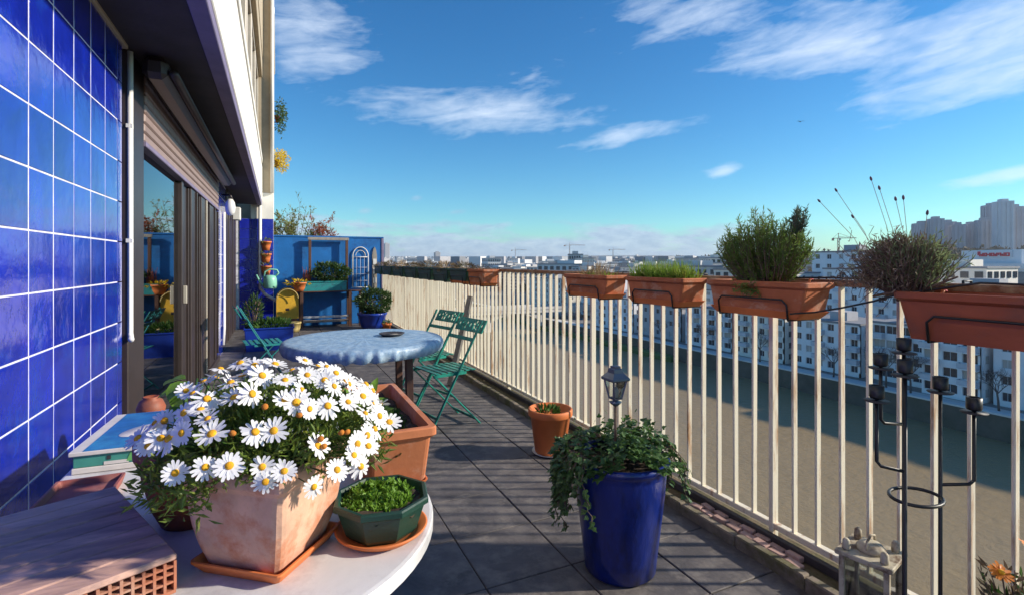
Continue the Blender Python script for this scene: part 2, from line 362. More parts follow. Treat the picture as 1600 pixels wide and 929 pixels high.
# ------------------------------------------------------------------ mesh builder
class MB:
    def __init__(self):
        self.v, self.f, self.mi, self.sm = [], [], [], []

    def add(self, vs_, fs, mi=0, smooth=False, convex=False):
        o = len(self.v)
        self.v += [tuple(p) for p in vs_]
        if convex:
            P = [Vector(p) for p in vs_]
            cen = sum(P, Vector()) / len(P)
            nf = []
            for f in fs:
                fc = sum((P[i] for i in f), Vector()) / len(f)
                nrm = (P[f[1]] - P[f[0]]).cross(P[f[2]] - P[f[1]])
                nf.append(tuple(reversed(f)) if nrm.dot(fc - cen) < 0 else f)
            fs = nf
        self.f += [tuple(i + o for i in f) for f in fs]
        self.mi += [mi] * len(fs)
        self.sm += [smooth] * len(fs)
        return self

    def box(self, x0, x1, y0, y1, z0, z1, mi=0, ch=0.0, M=None):
        x0, x1 = min(x0, x1), max(x0, x1); y0, y1 = min(y0, y1), max(y0, y1); z0, z1 = min(z0, z1), max(z0, z1)
        if ch <= 0:
            V = [(x, y, z) for x in (x0, x1) for y in (y0, y1) for z in (z0, z1)]
            F = [(0, 1, 3, 2), (4, 6, 7, 5), (0, 4, 5, 1), (2, 3, 7, 6), (0, 2, 6, 4), (1, 5, 7, 3)]
        else:
            lo, hi = (x0, y0, z0), (x1, y1, z1)
            V, idx = [], {}
            for sx in (0, 1):
                for sy in (0, 1):
                    for sz in (0, 1):
                        s = (sx, sy, sz)
                        for a in range(3):
                            p = []
                            for k in range(3):
                                e = hi[k] if s[k] else lo[k]
                                if k != a:
                                    e += -ch if s[k] else ch
                                p.append(e)
                            idx[(s, a)] = len(V); V.append(tuple(p))
            F = []
            for a in range(3):
                b, c = (a + 1) % 3, (a + 2) % 3
                for sa in (0, 1):
                    q = []
                    for sb, sc_ in ((0, 0), (1, 0), (1, 1), (0, 1)):
                        s = [0, 0, 0]; s[a] = sa; s[b] = sb; s[c] = sc_
                        q.append(idx[(tuple(s), a)])
                    F.append(tuple(q))
                for sb in (0, 1):
                    for sc_ in (0, 1):          # edge along a between faces b and c
                        s0 = [0, 0, 0]; s0[b] = sb; s0[c] = sc_
                        s1 = list(s0); s1[a] = 1
                        s0, s1 = tuple(s0), tuple(s1)
                        F.append((idx[(s0, b)], idx[(s1, b)], idx[(s1, c)], idx[(s0, c)]))
            for sx in (0, 1):
                for sy in (0, 1):
                    for sz in (0, 1):
                        s = (sx, sy, sz)
                        F.append((idx[(s, 0)], idx[(s, 1)], idx[(s, 2)]))
        if M is not None:
            V = [M @ Vector(p) for p in V]
        return self.add(V, F, mi, False, True)

    def bar(self, p, q, w, h, up=(0, 0, 1), mi=0, ch=0.0):
        p, q = Vector(p), Vector(q)
        d = q - p; L = d.length; d.normalize()
        u = Vector(up)
        if abs(u.dot(d)) > .99:
            u = Vector((1, 0, 0))
        s = d.cross(u).normalized(); u = s.cross(d).normalized()
        M = Matrix((( s.x, d.x, u.x, p.x), (s.y, d.y, u.y, p.y), (s.z, d.z, u.z, p.z), (0, 0, 0, 1)))
        return self.box(-w / 2, w / 2, 0, L, -h / 2, h / 2, mi, ch, M)

    def tube(self, pts, r, n=8, closed=False, mi=0, cap=True):
        P = [Vector(p) for p in pts]; m = len(P)
        rad = list(r) if hasattr(r, '__len__') else [r] * m
        T = []
        for i in range(m):
            a = P[i - 1] if (i > 0 or closed) else P[i]
            b = P[(i + 1) % m] if (i < m - 1 or closed) else P[i]
            t = (b - a)
            T.append(t.normalized() if t.length > 1e-9 else Vector((0, 0, 1)))
        u = Vector((0, 0, 1)) if abs(T[0].z) < .9 else Vector((1, 0, 0))
        V = []
        for i in range(m):
            u = (u - T[i] * u.dot(T[i]))
            u = u.normalized() if u.length > 1e-6 else T[i].orthogonal().normalized()
            w = T[i].cross(u)
            for k in range(n):
                a = 2 * math.pi * k / n
                V.append(P[i] + (u * math.cos(a) + w * math.sin(a)) * rad[i])
        F = []
        for i in range(m if closed else m - 1):
            j = (i + 1) % m
            for k in range(n):
                k2 = (k + 1) % n
                F.append((i * n + k, i * n + k2, j * n + k2, j * n + k))
        if cap and not closed:
            F.append(tuple(range(n - 1, -1, -1))); F.append(tuple((m - 1) * n + k for k in range(n)))
        return self.add(V, F, mi, True)

    def loft(self, loops, mi=0, smooth=False, cap0=True, cap1=True):
        n = len(loops[0]); V = [p for L in loops for p in L]; F = []
        for i in range(len(loops) - 1):
            for k in range(n):
                k2 = (k + 1) % n
                F.append((i * n + k, i * n + k2, (i + 1) * n + k2, (i + 1) * n + k))
        if cap0:
            F.append(tuple(range(n - 1, -1, -1)))
        if cap1:
            F.append(tuple((len(loops) - 1) * n + k for k in range(n)))
        return self.add(V, F, mi, smooth)

    def lathe(self, prof, n=32, c=(0, 0, 0), mi=0, smooth=True, cap0=True, cap1=True, rot=0.0):
        return self.loft([[(c[0] + r * math.cos(rot + 2 * math.pi * k / n), c[1] + r * math.sin(rot + 2 * math.pi * k / n), c[2] + z) for k in range(n)]
                          for r, z in prof], mi, smooth, cap0, cap1)

    def prism(self, poly, z0, z1, mi=0, M=None):
        n = len(poly)
        V = [(x, y, z0) for x, y in poly] + [(x, y, z1) for x, y in poly]
        F = [tuple(range(n - 1, -1, -1)), tuple(range(n, 2 * n))] + [(k, (k + 1) % n, n + (k + 1) % n, n + k) for k in range(n)]
        if M is not None:
            V = [M @ Vector(p) for p in V]
        return self.add(V, F, mi)

    def leaves(self, pos, dirs, L, W, fold=.25, mi=0, g=None):
        g = g or rng
        pos = np.asarray(pos, float); N = len(pos)
        dirs = np.asarray(dirs, float); dirs = dirs / (np.linalg.norm(dirs, axis=1, keepdims=True) + 1e-9)
        L = np.broadcast_to(np.asarray(L, float).reshape(-1, 1), (N, 1)); W = np.broadcast_to(np.asarray(W, float).reshape(-1, 1), (N, 1))
        side = np.cross(dirs, g.normal(size=(N, 3))); side /= (np.linalg.norm(side, axis=1, keepdims=True) + 1e-9)
        nr = np.cross(side, dirs)
        a = pos; b = pos + dirs * L * .45 + side * W * .5 + nr * W * fold
        c = pos + dirs * L; d = pos + dirs * L * .45 - side * W * .5 + nr * W * fold
        V = np.stack([a, b, c, d], 1).reshape(-1, 3)
        o = len(self.v)
        self.v += [tuple(p) for p in V.tolist()]
        for i in range(N):
            k = o + 4 * i
            self.f.append((k, k + 1, k + 2)); self.f.append((k, k + 2, k + 3))
        self.mi += [mi] * (2 * N); self.sm += [False] * (2 * N)
        return self

    def mesh(self, name, mats):
        me = bpy.data.meshes.new(name)
        me.from_pydata(self.v, [], self.f)
        for m in (mats if isinstance(mats, (list, tuple)) else [mats]):
            me.materials.append(m)
        me.polygons.foreach_set('material_index', self.mi)
        me.polygons.foreach_set('use_smooth', self.sm)
        me.update()
        return me

    def build(self, name, mats, parent=None, loc=None, rz=0.0):
        return put(name, self.mesh(name, mats), parent, loc, rz)


def put(name, me, parent=None, loc=None, rz=0.0, rot=None):
    o = bpy.data.objects.new(name, me)
    col.objects.link(o)
    if parent is not None:
        o.parent = parent
    if loc is not None:
        o.location = loc
    if rot is not None:
        o.rotation_euler = rot
    elif rz:
        o.rotation_euler = (0, 0, rz)
    return o


def tag(o, label=None, cat=None, group=None, kind=None):
    if label: o['label'] = label
    if cat: o['category'] = cat
    if group: o['group'] = group
    if kind: o['kind'] = kind
    return o


def thing(name, label, cat, loc=(0, 0, 0), rz=0.0, group=None):
    o = bpy.data.objects.new(name, None)
    o.empty_display_size = .1
    o.location = loc; o.rotation_euler = (0, 0, rz)
    col.objects.link(o)
    return tag(o, label, cat, group)


def dup(o, parent=None):
    c = o.copy(); col.objects.link(c)
    if parent is not None:
        c.parent = parent
    for ch in list(o.children):
        dup(ch, c)
    return c


def rrect(hx, hy, z, r=.01, seg=3, cx=0.0, cy=0.0):
    pts = []
    for qx, qy, a0 in ((1, 1, 0), (-1, 1, 90), (-1, -1, 180), (1, -1, 270)):
        for k in range(seg + 1):
            a = R(a0 + 90 * k / seg)
            pts.append((cx + qx * (hx - r) + r * math.cos(a), cy + qy * (hy - r) + r * math.sin(a), z))
    return pts


def unit(v):
    v = np.asarray(v, float)
    return v / (np.linalg.norm(v, axis=-1, keepdims=True) + 1e-9)


def soil_patch(hx, hy, z, r=.02, bumps=.006, seed=0):
    """a slightly heaped, uneven soil surface for a rectangular or round container"""
    g = np.random.default_rng(seed)
    b = MB(); nx, ny = 10, 10
    V = [((i / nx * 2 - 1) * hx, (j / ny * 2 - 1) * hy, z + g.normal() * bumps) for i in range(nx + 1) for j in range(ny + 1)]
    F = [(i * (ny + 1) + j, (i + 1) * (ny + 1) + j, (i + 1) * (ny + 1) + j + 1, i * (ny + 1) + j + 1) for i in range(nx) for j in range(ny)]
    return b.add(V, F, 0, True)


def soil_disc(r, z, seed=0, bumps=.006):
    g = np.random.default_rng(seed)
    b = MB(); V = [(0, 0, z + .01)]; F = []
    n = 20
    for q in range(1, 6):
        for k in range(n):
            a = 2 * math.pi * k / n
            V.append((r * q / 5 * math.cos(a), r * q / 5 * math.sin(a), z + g.normal() * bumps))
    for k in range(n):
        F.append((0, 1 + k, 1 + (k + 1) % n))
    for q in range(4):
        for k in range(n):
            a = 1 + q * n + k; c = 1 + q * n + (k + 1) % n
            F.append((a, a + n, c + n, c))
    return b.add(V, F, 0, True)


# ================================================================== SETTING: terrace floor, kerb
FX0, FX1, FY0, FY1 = -0.72, 1.90, -2.4, 11.36
fl = MB().box(FX0 - .1, FX1, FY0, FY1, -.30, -.012).build('terrace_floor', joint_m)
tag(fl, kind='structure')
sw = .395
ps = MB().box(-sw / 2 + .0025, sw / 2 - .0025, -sw / 2 + .0025, sw / 2 - .0025, -.03, 0, ch=.003).mesh('paving_slab', floor_m)
ix = 0
nx0 = int(math.floor((FX0 - .76) / sw))
for i in range(nx0, 3):
    xc = .76 + (i + .5) * sw
    if xc - sw / 2 > FX1 - .02:
        continue
    for j in range(-9, 25):
        yc = 1.915 + (j + .5) * sw
        if yc + sw / 2 > FY1 + .2 or (xc < -.9):
            continue
        o = put('paving_slab', ps, fl, (xc, yc, random.uniform(-.002, .002)))
        o.rotation_euler = (random.uniform(-.002, .002), random.uniform(-.002, .002), 0)

# kerb under the railing: lip, mossy gutter, dark angle iron
kb = MB()
for k in range(40):
    y0 = FY0 + k * (FY1 - FY0) / 40; y1 = FY0 + (k + 1) * (FY1 - FY0) / 40 - .006
    dz = random.uniform(-.004, .004)
    kb.box(1.90 + random.uniform(-.003, .003), 1.943, y0, y1, -.2, .052 + dz, ch=.006)
kb_o = kb.build('kerb_lip', kerb_m)
tag(kb_o, 'mossy stone edging strip along the foot of the railing', 'kerb')
gut = MB()
ny = 220
V, F = [], []
for j in range(ny + 1):
    y = FY0 + j * (FY1 - FY0) / ny
    for i, x in enumerate((1.942, 1.97, 2.0, 2.025, 2.05)):
        V.append((x, y, .034 + rng.normal() * .005))
for j in range(ny):
    for i in range(4):
        F.append((j * 5 + i, j * 5 + i + 1, j * 5 + i + 6, j * 5 + i + 5))
gut.add(V, F, 0, True)
gut.box(1.944, 2.16, FY0, FY1, -.3, .02)
tag(gut.build('moss_gutter', moss_bed), kind='structure')
# loose brick pieces lying in the gutter by the lantern
pieces = [(1.962 + .004 * math.sin(k * 5), 1.47 + k * .078, .026, .052, .12 * math.sin(k * 3)) for k in range(8)] + [(2.003 + .004 * math.sin(k * 4), 1.50 + k * .08, .024, .050, .12 * math.sin(k * 7)) for k in range(7)]
for k, (x, y, w, l, a) in enumerate(pieces):
    o = MB().box(-w * .72, w * .72, -l * .68, l * .68, 0, .016 + .004 * (k % 3), ch=.003).build('brick_piece', pink_brick, None, (x, y, .036), a)
    o.rotation_euler = (random.uniform(-.06, .06), random.uniform(-.1, .1), a)
    tag(o, 'small broken pink brick piece lying in the mossy kerb gutter', 'brick', 'brick pieces in the kerb gutter')

# ================================================================== RAILING
rail = thing('balcony_railing', 'cream painted metal railing with upright bars and rusty handrail', 'railing', (2.08, 0, 0))
MB().box(-.026, .026, FY0, 11.30, 1.200, 1.227, ch=.004).build('handrail', rust_rail, rail)
MB().box(-.017, .017, FY0, 11.30, .082, .108, ch=.003).build('bottom_rail', cream, rail)
MB().box(-.060, -.034, FY0, 11.30, .035, .075, ch=.004).build('foot_angle', dark_steel, rail)
bar_me = MB().box(-.0150, .0150, -.0055, .0055, .104, 1.203, ch=.003).mesh('baluster', cream)
post_me = MB().box(-.020, .020, -.011, .011, .02, 1.203, ch=.003).mesh('post', cream)
pitch = .1065
Y_POST = 1.662
k0 = int(math.ceil((FY0 - Y_POST) / pitch)) + 1
k = k0
while True:
    y = Y_POST + k * pitch
    if y > 11.28:
        break
    if k % 14 == 0:
        put('post', post_me, rail, (0, y, 0))
    else:
        o = put('baluster', bar_me, rail, (random.uniform(-.0015, .0015), y + random.uniform(-.002, .002), 0))
        o.rotation_euler = (random.uniform(-.003, .003), random.uniform(-.002, .002), random.uniform(-.03, .03))
    k += 1

# ================================================================== BUILDING ON THE LEFT
bld = thing('apartment_building', 'blue tiled terrace wall of the building with dark roller shutter windows', 'building', (0, 0, 0))
WX = -.718
tw = MB().box(WX - .25, WX + .0022, -1.68, 3.12, -.05, 2.40).build('tiled_wall', grout_m, bld)
ts = .2
tile_me = MB().box(-.006, .0036, -ts / 2 + .0046, ts / 2 - .0046, -ts / 2 + .0028, ts / 2 - .0028, ch=.0012).mesh('tile', tile_m)
for i in range(18):
    for j in range(12):
        o = put('tile', tile_me, tw, (WX, 3.12 - (i + .5) * ts, (j + .5) * ts))
        o.rotation_euler = (0, random.uniform(-.004, .004), random.uniform(-.006, .006))
# bullnose corner strip
bn = MB()
prof = [(WX - .25, 3.12)] + [(WX + .004, 3.122)] + [(WX + .004 - .10 * (1 - math.cos(R(a))), 3.19 + .08 * math.sin(R(a))) for a in range(0, 91, 10)] + [(WX - .25, 3.272)]
for j in range(12):
    bn.prism([(x, y) for x, y in prof], j * .2 + .003, (j + 1) * .2 - .003)
bn.build('bullnose_edge', tile_m, bld)
# cornice band above the tiles and ceiling line
MB().box(WX - .25, WX + .015, -1.68, 3.27, 2.402, 2.60, ch=.004).build('upper_band', beige_m, bld)
# soffit, awning case, fascia
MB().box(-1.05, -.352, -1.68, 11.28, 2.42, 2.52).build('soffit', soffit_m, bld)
MB().box(-.35, -.27, -1.68, 11.28, 2.405, 2.47, ch=.004).build('drip_edge', lilac_m, bld)
MB().box(-.40, -.262, -1.68, 11.28, 2.472, 3.16, ch=.006).build('fascia', fascia_m, bld)
# recess line and window band of the storey above
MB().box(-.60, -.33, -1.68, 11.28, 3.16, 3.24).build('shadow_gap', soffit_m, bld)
MB().box(-.42, -.258, -1.68, 11.28, 3.24, 3.34, ch=.006).build('window_sill', fascia_m, bld)
MB().box(-.60, -.52, -1.68, 11.28, 3.34, 6.9).build('upper_wall', beige_m, bld)
for k in range(9):
    y0 = -1.6 + k * 1.42
    w = MB()
    w.box(-.42, -.33, y0, y0 + .09, 3.36, 4.9, ch=.006); w.box(-.42, -.33, y0 + 1.27, y0 + 1.36, 3.36, 4.9, ch=.006)
    w.box(-.42, -.33, y0 + .09, y0 + 1.27, 3.36, 3.45, ch=.006); w.box(-.42, -.33, y0 + .09, y0 + 1.27, 4.81, 4.9, ch=.006)
    w.box(-.40, -.35, y0 + .65, y0 + .71, 3.45, 4.81, ch=.004)
    wo_ = w.build('upper_window', alu_m, bld)
    MB().box(-.385, -.375, y0 + .09, y0 + 1.27, 3.45, 4.81).build('pane', pane_m, wo_)
    MB().box(-.50, -.40, y0 + .12, y0 + 1.24, 4.2, 4.80).build('blind', alu_m, wo_)
MB().box(-.52, -.262, -1.68, 11.28, 4.92, 5.25, ch=.006).build('lintel_band', beige_m, bld)
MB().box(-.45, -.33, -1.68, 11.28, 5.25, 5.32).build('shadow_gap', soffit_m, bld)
MB().box(-.52, -.255, -1.68, 11.28, 5.32, 6.9, ch=.006).build('parapet', beige_m, bld)
# end pilaster above the tiled column
MB().box(-.47, -.055, 11.30, 11.66, 2.14, 2.66, ch=.006).build('pilaster_base', fascia_m, bld)
MB().box(-.47, -.075, 11.31, 11.66, 2.66, 6.9, ch=.006).build('end_pilaster', beige_m, bld)
MB().tube([(-.085, 11.26, 2.66), (-.085, 11.26, 6.9)], .035, 10).build('downpipe', white_pl, bld)
# tiled column at the far end
tc = MB().box(-.75, -.064, 11.308, 11.66, -.05, 2.14).build('tiled_column', grout_m, bld)
fme = MB().box(-.0975, .0975, -.008, .004, -.0975, .0975, ch=.003).mesh('tile', tile_far)
for i in range(3):
    for j in range(11):
        put('tile', fme, tc, (-.164 - i * .2, 11.304, j * .2 + .04))
# window front of the flat: dark posts, glass leaf, closed leaves, tiled pier, second door
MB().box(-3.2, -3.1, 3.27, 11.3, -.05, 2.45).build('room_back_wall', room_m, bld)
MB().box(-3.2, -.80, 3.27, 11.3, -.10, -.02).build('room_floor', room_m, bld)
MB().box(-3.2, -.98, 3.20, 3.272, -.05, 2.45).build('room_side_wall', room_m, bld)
MB().box(WX - .10, WX + .012, 3.285, 3.63, -.02, 2.42, ch=.006).build('door_post', frame_m, bld)
MB().box(WX - .10, WX + .03, 3.63, 7.86, -.02, .07, ch=.004).build('door_sill', frame_m, bld)
gd = MB()
gd.box(WX - .06, WX, 3.635, 3.69, .07, 2.12, ch=.004).box(WX - .06, WX, 5.05, 5.13, .07, 2.12, ch=.004)
gd.box(WX - .06, WX, 3.69, 5.05, .07, .15, ch=.004).box(WX - .06, WX, 3.69, 5.05, 2.04, 2.12, ch=.004)
gdo = gd.build('sliding_door', frame_m, bld)
MB().box(WX - .036, WX - .030, 3.69, 5.05, .15, 2.04).build('pane', pane_m, gdo)
MB().box(WX + .001, WX + .03, 5.075, 5.10, .95, 1.10, ch=.004).build('handle', alu_m, gdo)
y = 5.14
for wdt, dx in ((.32, -.02), (.30, .012), (.34, -.01), (.36, .018), (.42, 0), (.46, .012), (.50, .0)):
    lf = MB().box(WX - .07 + dx, WX + dx, y + .012, y + wdt, .07, 1.965, ch=.006).build('door_leaf', frame_m, bld)
    MB().box(WX + dx + .001, WX + dx + .016, y + wdt - .035, y + wdt - .008, .10, 1.96, ch=.003).build('edge_strip', alu_m if dx > .015 else frame_m, lf)
    y += wdt
rs = MB().box(WX - .09, WX - .03, 3.64, 7.86, 2.00, 2.42).build('roller_shutter', frame_m, bld)
for k in range(7):
    MB().box(WX - .032, WX + .012 + .002 * k, 3.645, 7.84, 2.005 + k * .056, 2.005 + k * .056 + .052, ch=.008).build('slat', shutter_m, rs)
MB().box(WX - .035, WX + .024, 3.642, 7.85, 1.972, 2.004, ch=.004).build('bottom_bar', lilac_m, rs)
aw = MB().box(-.66, -.54, 3.32, 7.7, 2.29, 2.41, ch=.03).build('awning_case', frame_m, bld)
MB().tube([(-.515, 3.34, 2.33), (-.515, 7.7, 2.33)], .024, 10).build('front_bar', frame_m, aw)
pier = MB().box(WX - .2, WX + .0022, 7.87, 9.05, -.05, 2.42).build('tiled_pier', grout_m, bld)
for i in range(6):
    for j in range(12):
        put('tile', tile_me, pier, (WX, 7.96 + i * .196, (j + .5) * .2))
for k in range(5):
    y0 = 9.06 + k * .45
    MB().box(WX - .07, WX + .012 * (k % 2), y0 + .01, y0 + .44, .03, 2.25, ch=.006).build('door_leaf', frame_m, bld)
MB().box(WX - .06, WX + .02, 9.06, 11.3, 2.25, 2.42, ch=.006).build('roller_box', frame_m, bld)

# fittings on the wall
cb = MB().tube([(-.70, 3.29, 2.4), (-.70, 3.29, .93), (-.693, 3.27, .905), (-.685, 3.24, .90)], .014, 8)
cb.box(-.716, -.688, 3.277, 3.303, 1.4, 1.42).box(-.716, -.688, 3.277, 3.303, 2.0, 2.02).build('cable_conduit', white_pl)
tag(bpy.data.objects['cable_conduit'], 'long white conduit running down the edge of the blue tiled wall', 'pipe')
c2 = MB().tube([(-.70, 8.55, 2.02), (-.70, 8.55, .9), (-.69, 8.45, .35), (-.70, 8.40, .12)], .022, 8).build('shutter_strap', white_pl)
tag(c2, 'white pipe on the narrow tiled pier below the round lamp', 'pipe')
wl_ = thing('wall_lamp', 'round white lamp bracketed on the tiled pier', 'lamp', (-.70, 8.3, 2.02))
MB().tube([(0, 0, .22), (.10, 0, .22), (.12, 0, .17)], .015, 8).build('bracket', frame_m, wl_)
MB().lathe([(.0, .17), (.03, .165), (.055, .12), (.068, .05), (.060, -.02), (.035, -.06), (0, -.07)], 18, (.10, 0, 0), cap0=False, cap1=False).build('globe', white_pl, wl_)
sb_ = thing('outdoor_speaker', 'small white box under the eaves above the second door', 'speaker', (-.62, 9.9, 2.0))
MB().box(-.06, .06, -.08, .08, 0, .22, ch=.012).build('housing', white_pl, sb_)
MB().box(-.10, -.055, -.02, .02, .08, .14).build('bracket', frame_m, sb_)
dp = MB().tube([(-.30, 11.24, 2.42), (-.30, 11.24, .95), (-.29, 11.22, .78), (-.20, 11.16, .66), (-.02, 11.12, .55), (.04, 11.1, .48), (.04, 11.1, .12)], .03, 10).build('drain_pipe', white_pl)
tag(dp, 'grey white drain pipe bending away from the tiled column', 'pipe')

# ================================================================== END WALL WITH DECORATION
ew = thing('partition_wall', 'bright blue painted partition wall closing the terrace end', 'wall', (0, 11.36, 0))
MB().box(-.062, 2.10, 0, .10, 0, 1.80, ch=.006).build('panel', blue_wall, ew)
MB().box(-.07, 2.11, -.012, .112, 1.802, 1.835, ch=.004).build('coping', blue_wall, ew)
MB().box(2.062, 2.112, -.014, -.001, 0, 1.80, ch=.003).build('edge_strip', lilac_m, ew)
tr = thing('arched_trellis', 'white wire arch ornament hung on the blue wall', 'trellis', (1.62, 11.335, .76))
arc = [(.16 * math.cos(R(a)), 0, .66 + .19 * math.sin(R(a))) for a in range(0, 181, 12)]
MB().tube([(.16, 0, 0)] + arc + [(-.16, 0, 0)], .011, 6).build('arch_frame', white_pl, tr)
arc2 = [(.10 * math.cos(R(a)), 0, .66 + .12 * math.sin(R(a))) for a in range(0, 181, 15)]
MB().tube(arc2, .007, 6).build('inner_arch', white_pl, tr)
for x in (-.08, 0, .08):
    MB().tube([(x, 0, 0), (x, 0, .66)], .004, 5).build('wire', rail_far, tr)
for z in (.0, .14, .28, .42, .64):
    MB().tube([(-.16, 0, z), (.16, 0, z)], .009 if z in (0, .64) else .004, 5).build('wire', white_pl if z in (0, .64) else rail_far, tr)
po = thing('pointed_ornament', 'tall narrow whitewashed pointed ornament beside the arch', 'ornament', (1.915, 11.345, .72))
MB().prism([(-.05, 0), (.05, 0), (.05, .72), (.03, .84), (0, .90), (-.03, .84), (-.05, .72)], -.012, .012, M=Matrix.Rotation(R(90), 4, 'X')).build('board', grey_wood, po)
for z in (.12, .32, .52):
    MB().box(-.035, .035, -.022, -.013, z, z + .12, ch=.003).build('inset', white_pl, po)

# potting rack
rk = thing('potting_rack', 'dark wooden potting rack with open frame and tall back posts', 'rack', (.90, 11.10, 0))
for x in (-.46, .46):
    for yy in (-.16, .16):
        MB().box(x - .03, x + .03, yy - .03, yy + .03, 0, .695, ch=.004).build('leg', brown_wood, rk)
for x in (-.29, .43):
    MB().box(x - .026, x + .026, .135, .187, .72, 1.74, ch=.004).build('back_post', brown_wood, rk)
MB().box(-.33, .47, .13, .19, 1.742, 1.80, ch=.004).build('top_beam', grey_wood, rk)
MB().box(-.52, .72, -.19, .19, .697, .72, ch=.003).build('shelf', brown_wood, rk)
MB().box(-.43, .43, -.15, .15, .10, .125, ch=.003).build('lower_shelf', grey_wood, rk)
MB().box(-.43, .43, -.175, -.145, .19, .23, ch=.003).build('front_rail', white_pl, rk)
MB().box(.64, .70, -.16, -.10, 0, .695, ch=.004).build('side_leg', brown_wood, rk)


def trough(name, label, cat, loc, hx, hy, h, m, group=None, taper=.84, rim=.012, tray=None, th=.008, seed=0, rz=0.0, soil=True):
    t = thing(name, label, cat, loc, rz, group)
    z0 = .018 if tray else 0
    b = MB()
    b.loft([rrect(hx * taper, hy * taper, z0, .012), rrect(hx - rim, hy - rim, h - .030, .014), rrect(hx - rim * .5, hy - rim * .5, h - .026, .014), rrect(hx, hy, h - .020, .014), rrect(hx, hy, h - .003, .014), rrect(hx - .003, hy - .003, h, .013),
            rrect(hx - rim - th * .6, hy - rim - th * .6, h, .010), rrect(hx - rim - th, hy - rim - th, h - .02, .010), rrect(hx * taper - th, hy * taper - th, z0 + .01, .008)], 0, False)
    b.build('trough', m, t)
    if tray:
        tb = MB()
        tb.loft([rrect(hx * taper * .94, hy * taper * .94, 0, .012), rrect(hx * taper * 1.06, hy * taper * 1.1, .03, .014), rrect(hx * taper * 1.06 - .004, hy * taper * 1.1 - .004, .03, .013), rrect(hx * taper * .92, hy * taper * .92, .012, .010)], 0, False)
        tb.build('drip_tray', tray, t)
    if soil:
        soil_patch(hx - rim - th - .003, hy - rim - th - .003, h - .035, seed=seed).build('soil', soil_m, t)
    return t


def bushy(n, c, r, seed, shell=.45, flat_bottom=None):
    """points in an uneven ellipsoid crown plus outward directions"""
    g = np.random.default_rng(seed)
    d = unit(g.normal(size=(n, 3)))
    lump = 1 + .16 * np.sin(d[:, 0] * 5 + seed) * np.sin(d[:, 1] * 4 + seed * 2) + .12 * np.sin(d[:, 2] * 6 + d[:, 0] * 3 + seed)
    q = (shell + (1 - shell) * g.random(n) ** .5) * lump
    p = np.asarray(c) + d * np.asarray(r) * q[:, None]
    if flat_bottom is not None:
        p[:, 2] = np.maximum(p[:, 2], flat_bottom + g.random(n) * .02)
    return p, d, g


tt = trough('teal_trough', 'teal painted trough with a dark leafy shrub on the potting rack', 'planter', (.86, 11.08, .722), .44, .15, .19, teal_paint, taper=.97, seed=3)
pp, dd, g_ = bushy(1500, (.14, 0, .36), (.36, .15, .19), 11)
MB().leaves(pp, dd + np.array((0, 0, .3)) + g_.normal(size=dd.shape) * .5, .075, .028).build('foliage', leaf_dark, tt)
stb = MB()
for k in range(14):
    x = -.15 + .042 * k
    stb.tube([(x, 0, .15), (x + random.uniform(-.05, .05), random.uniform(-.05, .05), .36)], .006, 5)
stb.build('stems', twig_m, tt)
tt.children[-1]['kind'] = 'stuff'
hb = MB()
for k in range(26):
    x = -.32 + random.uniform(-.06, .06)
    hb.tube([(x, random.uniform(-.05, .05), .15), (x + random.uniform(-.07, .07), random.uniform(-.06, .06), random.uniform(.3, .48))], .004, 4)
o = hb.build('dry_stalks', leaf_red, tt); o['kind'] = 'stuff'
op = thing('orange_bowl_pot', 'low orange bowl pot with trailing yellow leaves at the left end of the rack', 'pot', (.54, 10.98, .722))
op.location = (.40, 10.93, .722)
MB().lathe([(.07, 0), (.10, .06), (.125, .15), (.135, .15), (.135, .175), (.118, .175), (.10, .14), (0, .14)], 20, cap1=False).build('pot', terra_bright, op)
pp, dd, g_ = bushy(90, (-.06, 0, .17), (.20, .10, .04), 12)
MB().leaves(pp, dd + np.array((-.5, 0, 0)), .07, .03).build('foliage', leaf_yellow, op)

# yellow arched board and straw pot
ya = thing('yellow_arched_board', 'yellow round topped board leaning on the blue wall', 'board', (.19, 10.93, 0))
pts = [(-.20, 0), (.20, 0), (.20, .40)] + [(.20 * math.cos(R(a)), .40 + .20 * math.sin(R(a))) for a in range(10, 171, 10)] + [(-.20, .40)]
MB().prism(pts, -.015, .015, M=Matrix.Translation((0, 0, .20)) @ Matrix.Rotation(R(84), 4, 'X')).build('board', yellow_m, ya)
MB().box(-.17, .17, -.05, .03, 0, .20, ch=.005).build('foot', brown_wood, ya)
edge = [(.185 * math.cos(R(a)), .40 + .185 * math.sin(R(a))) for a in range(0, 181, 10)]
MB().tube([(x, -.052 - .02, z + .19) for x, z in edge], .008, 6).build('rim', cream_pot, ya)
MB().box(-.04, .03, -.075, -.055, .36, .41, ch=.006).build('knob', frame_m, ya)
sp = thing('straw_pot', 'pale yellow pot in front of the yellow arched board', 'pot', (.27, 10.50, 0))
MB().lathe([(.11, 0), (.13, .06), (.14, .15), (.15, .15), (.15, .18), (.13, .18), (.12, .14), (0, .14)], 20, cap1=False).build('pot', cream_pot, sp)
soil_disc(.118, .145, 4).build('soil', soil_m, sp)

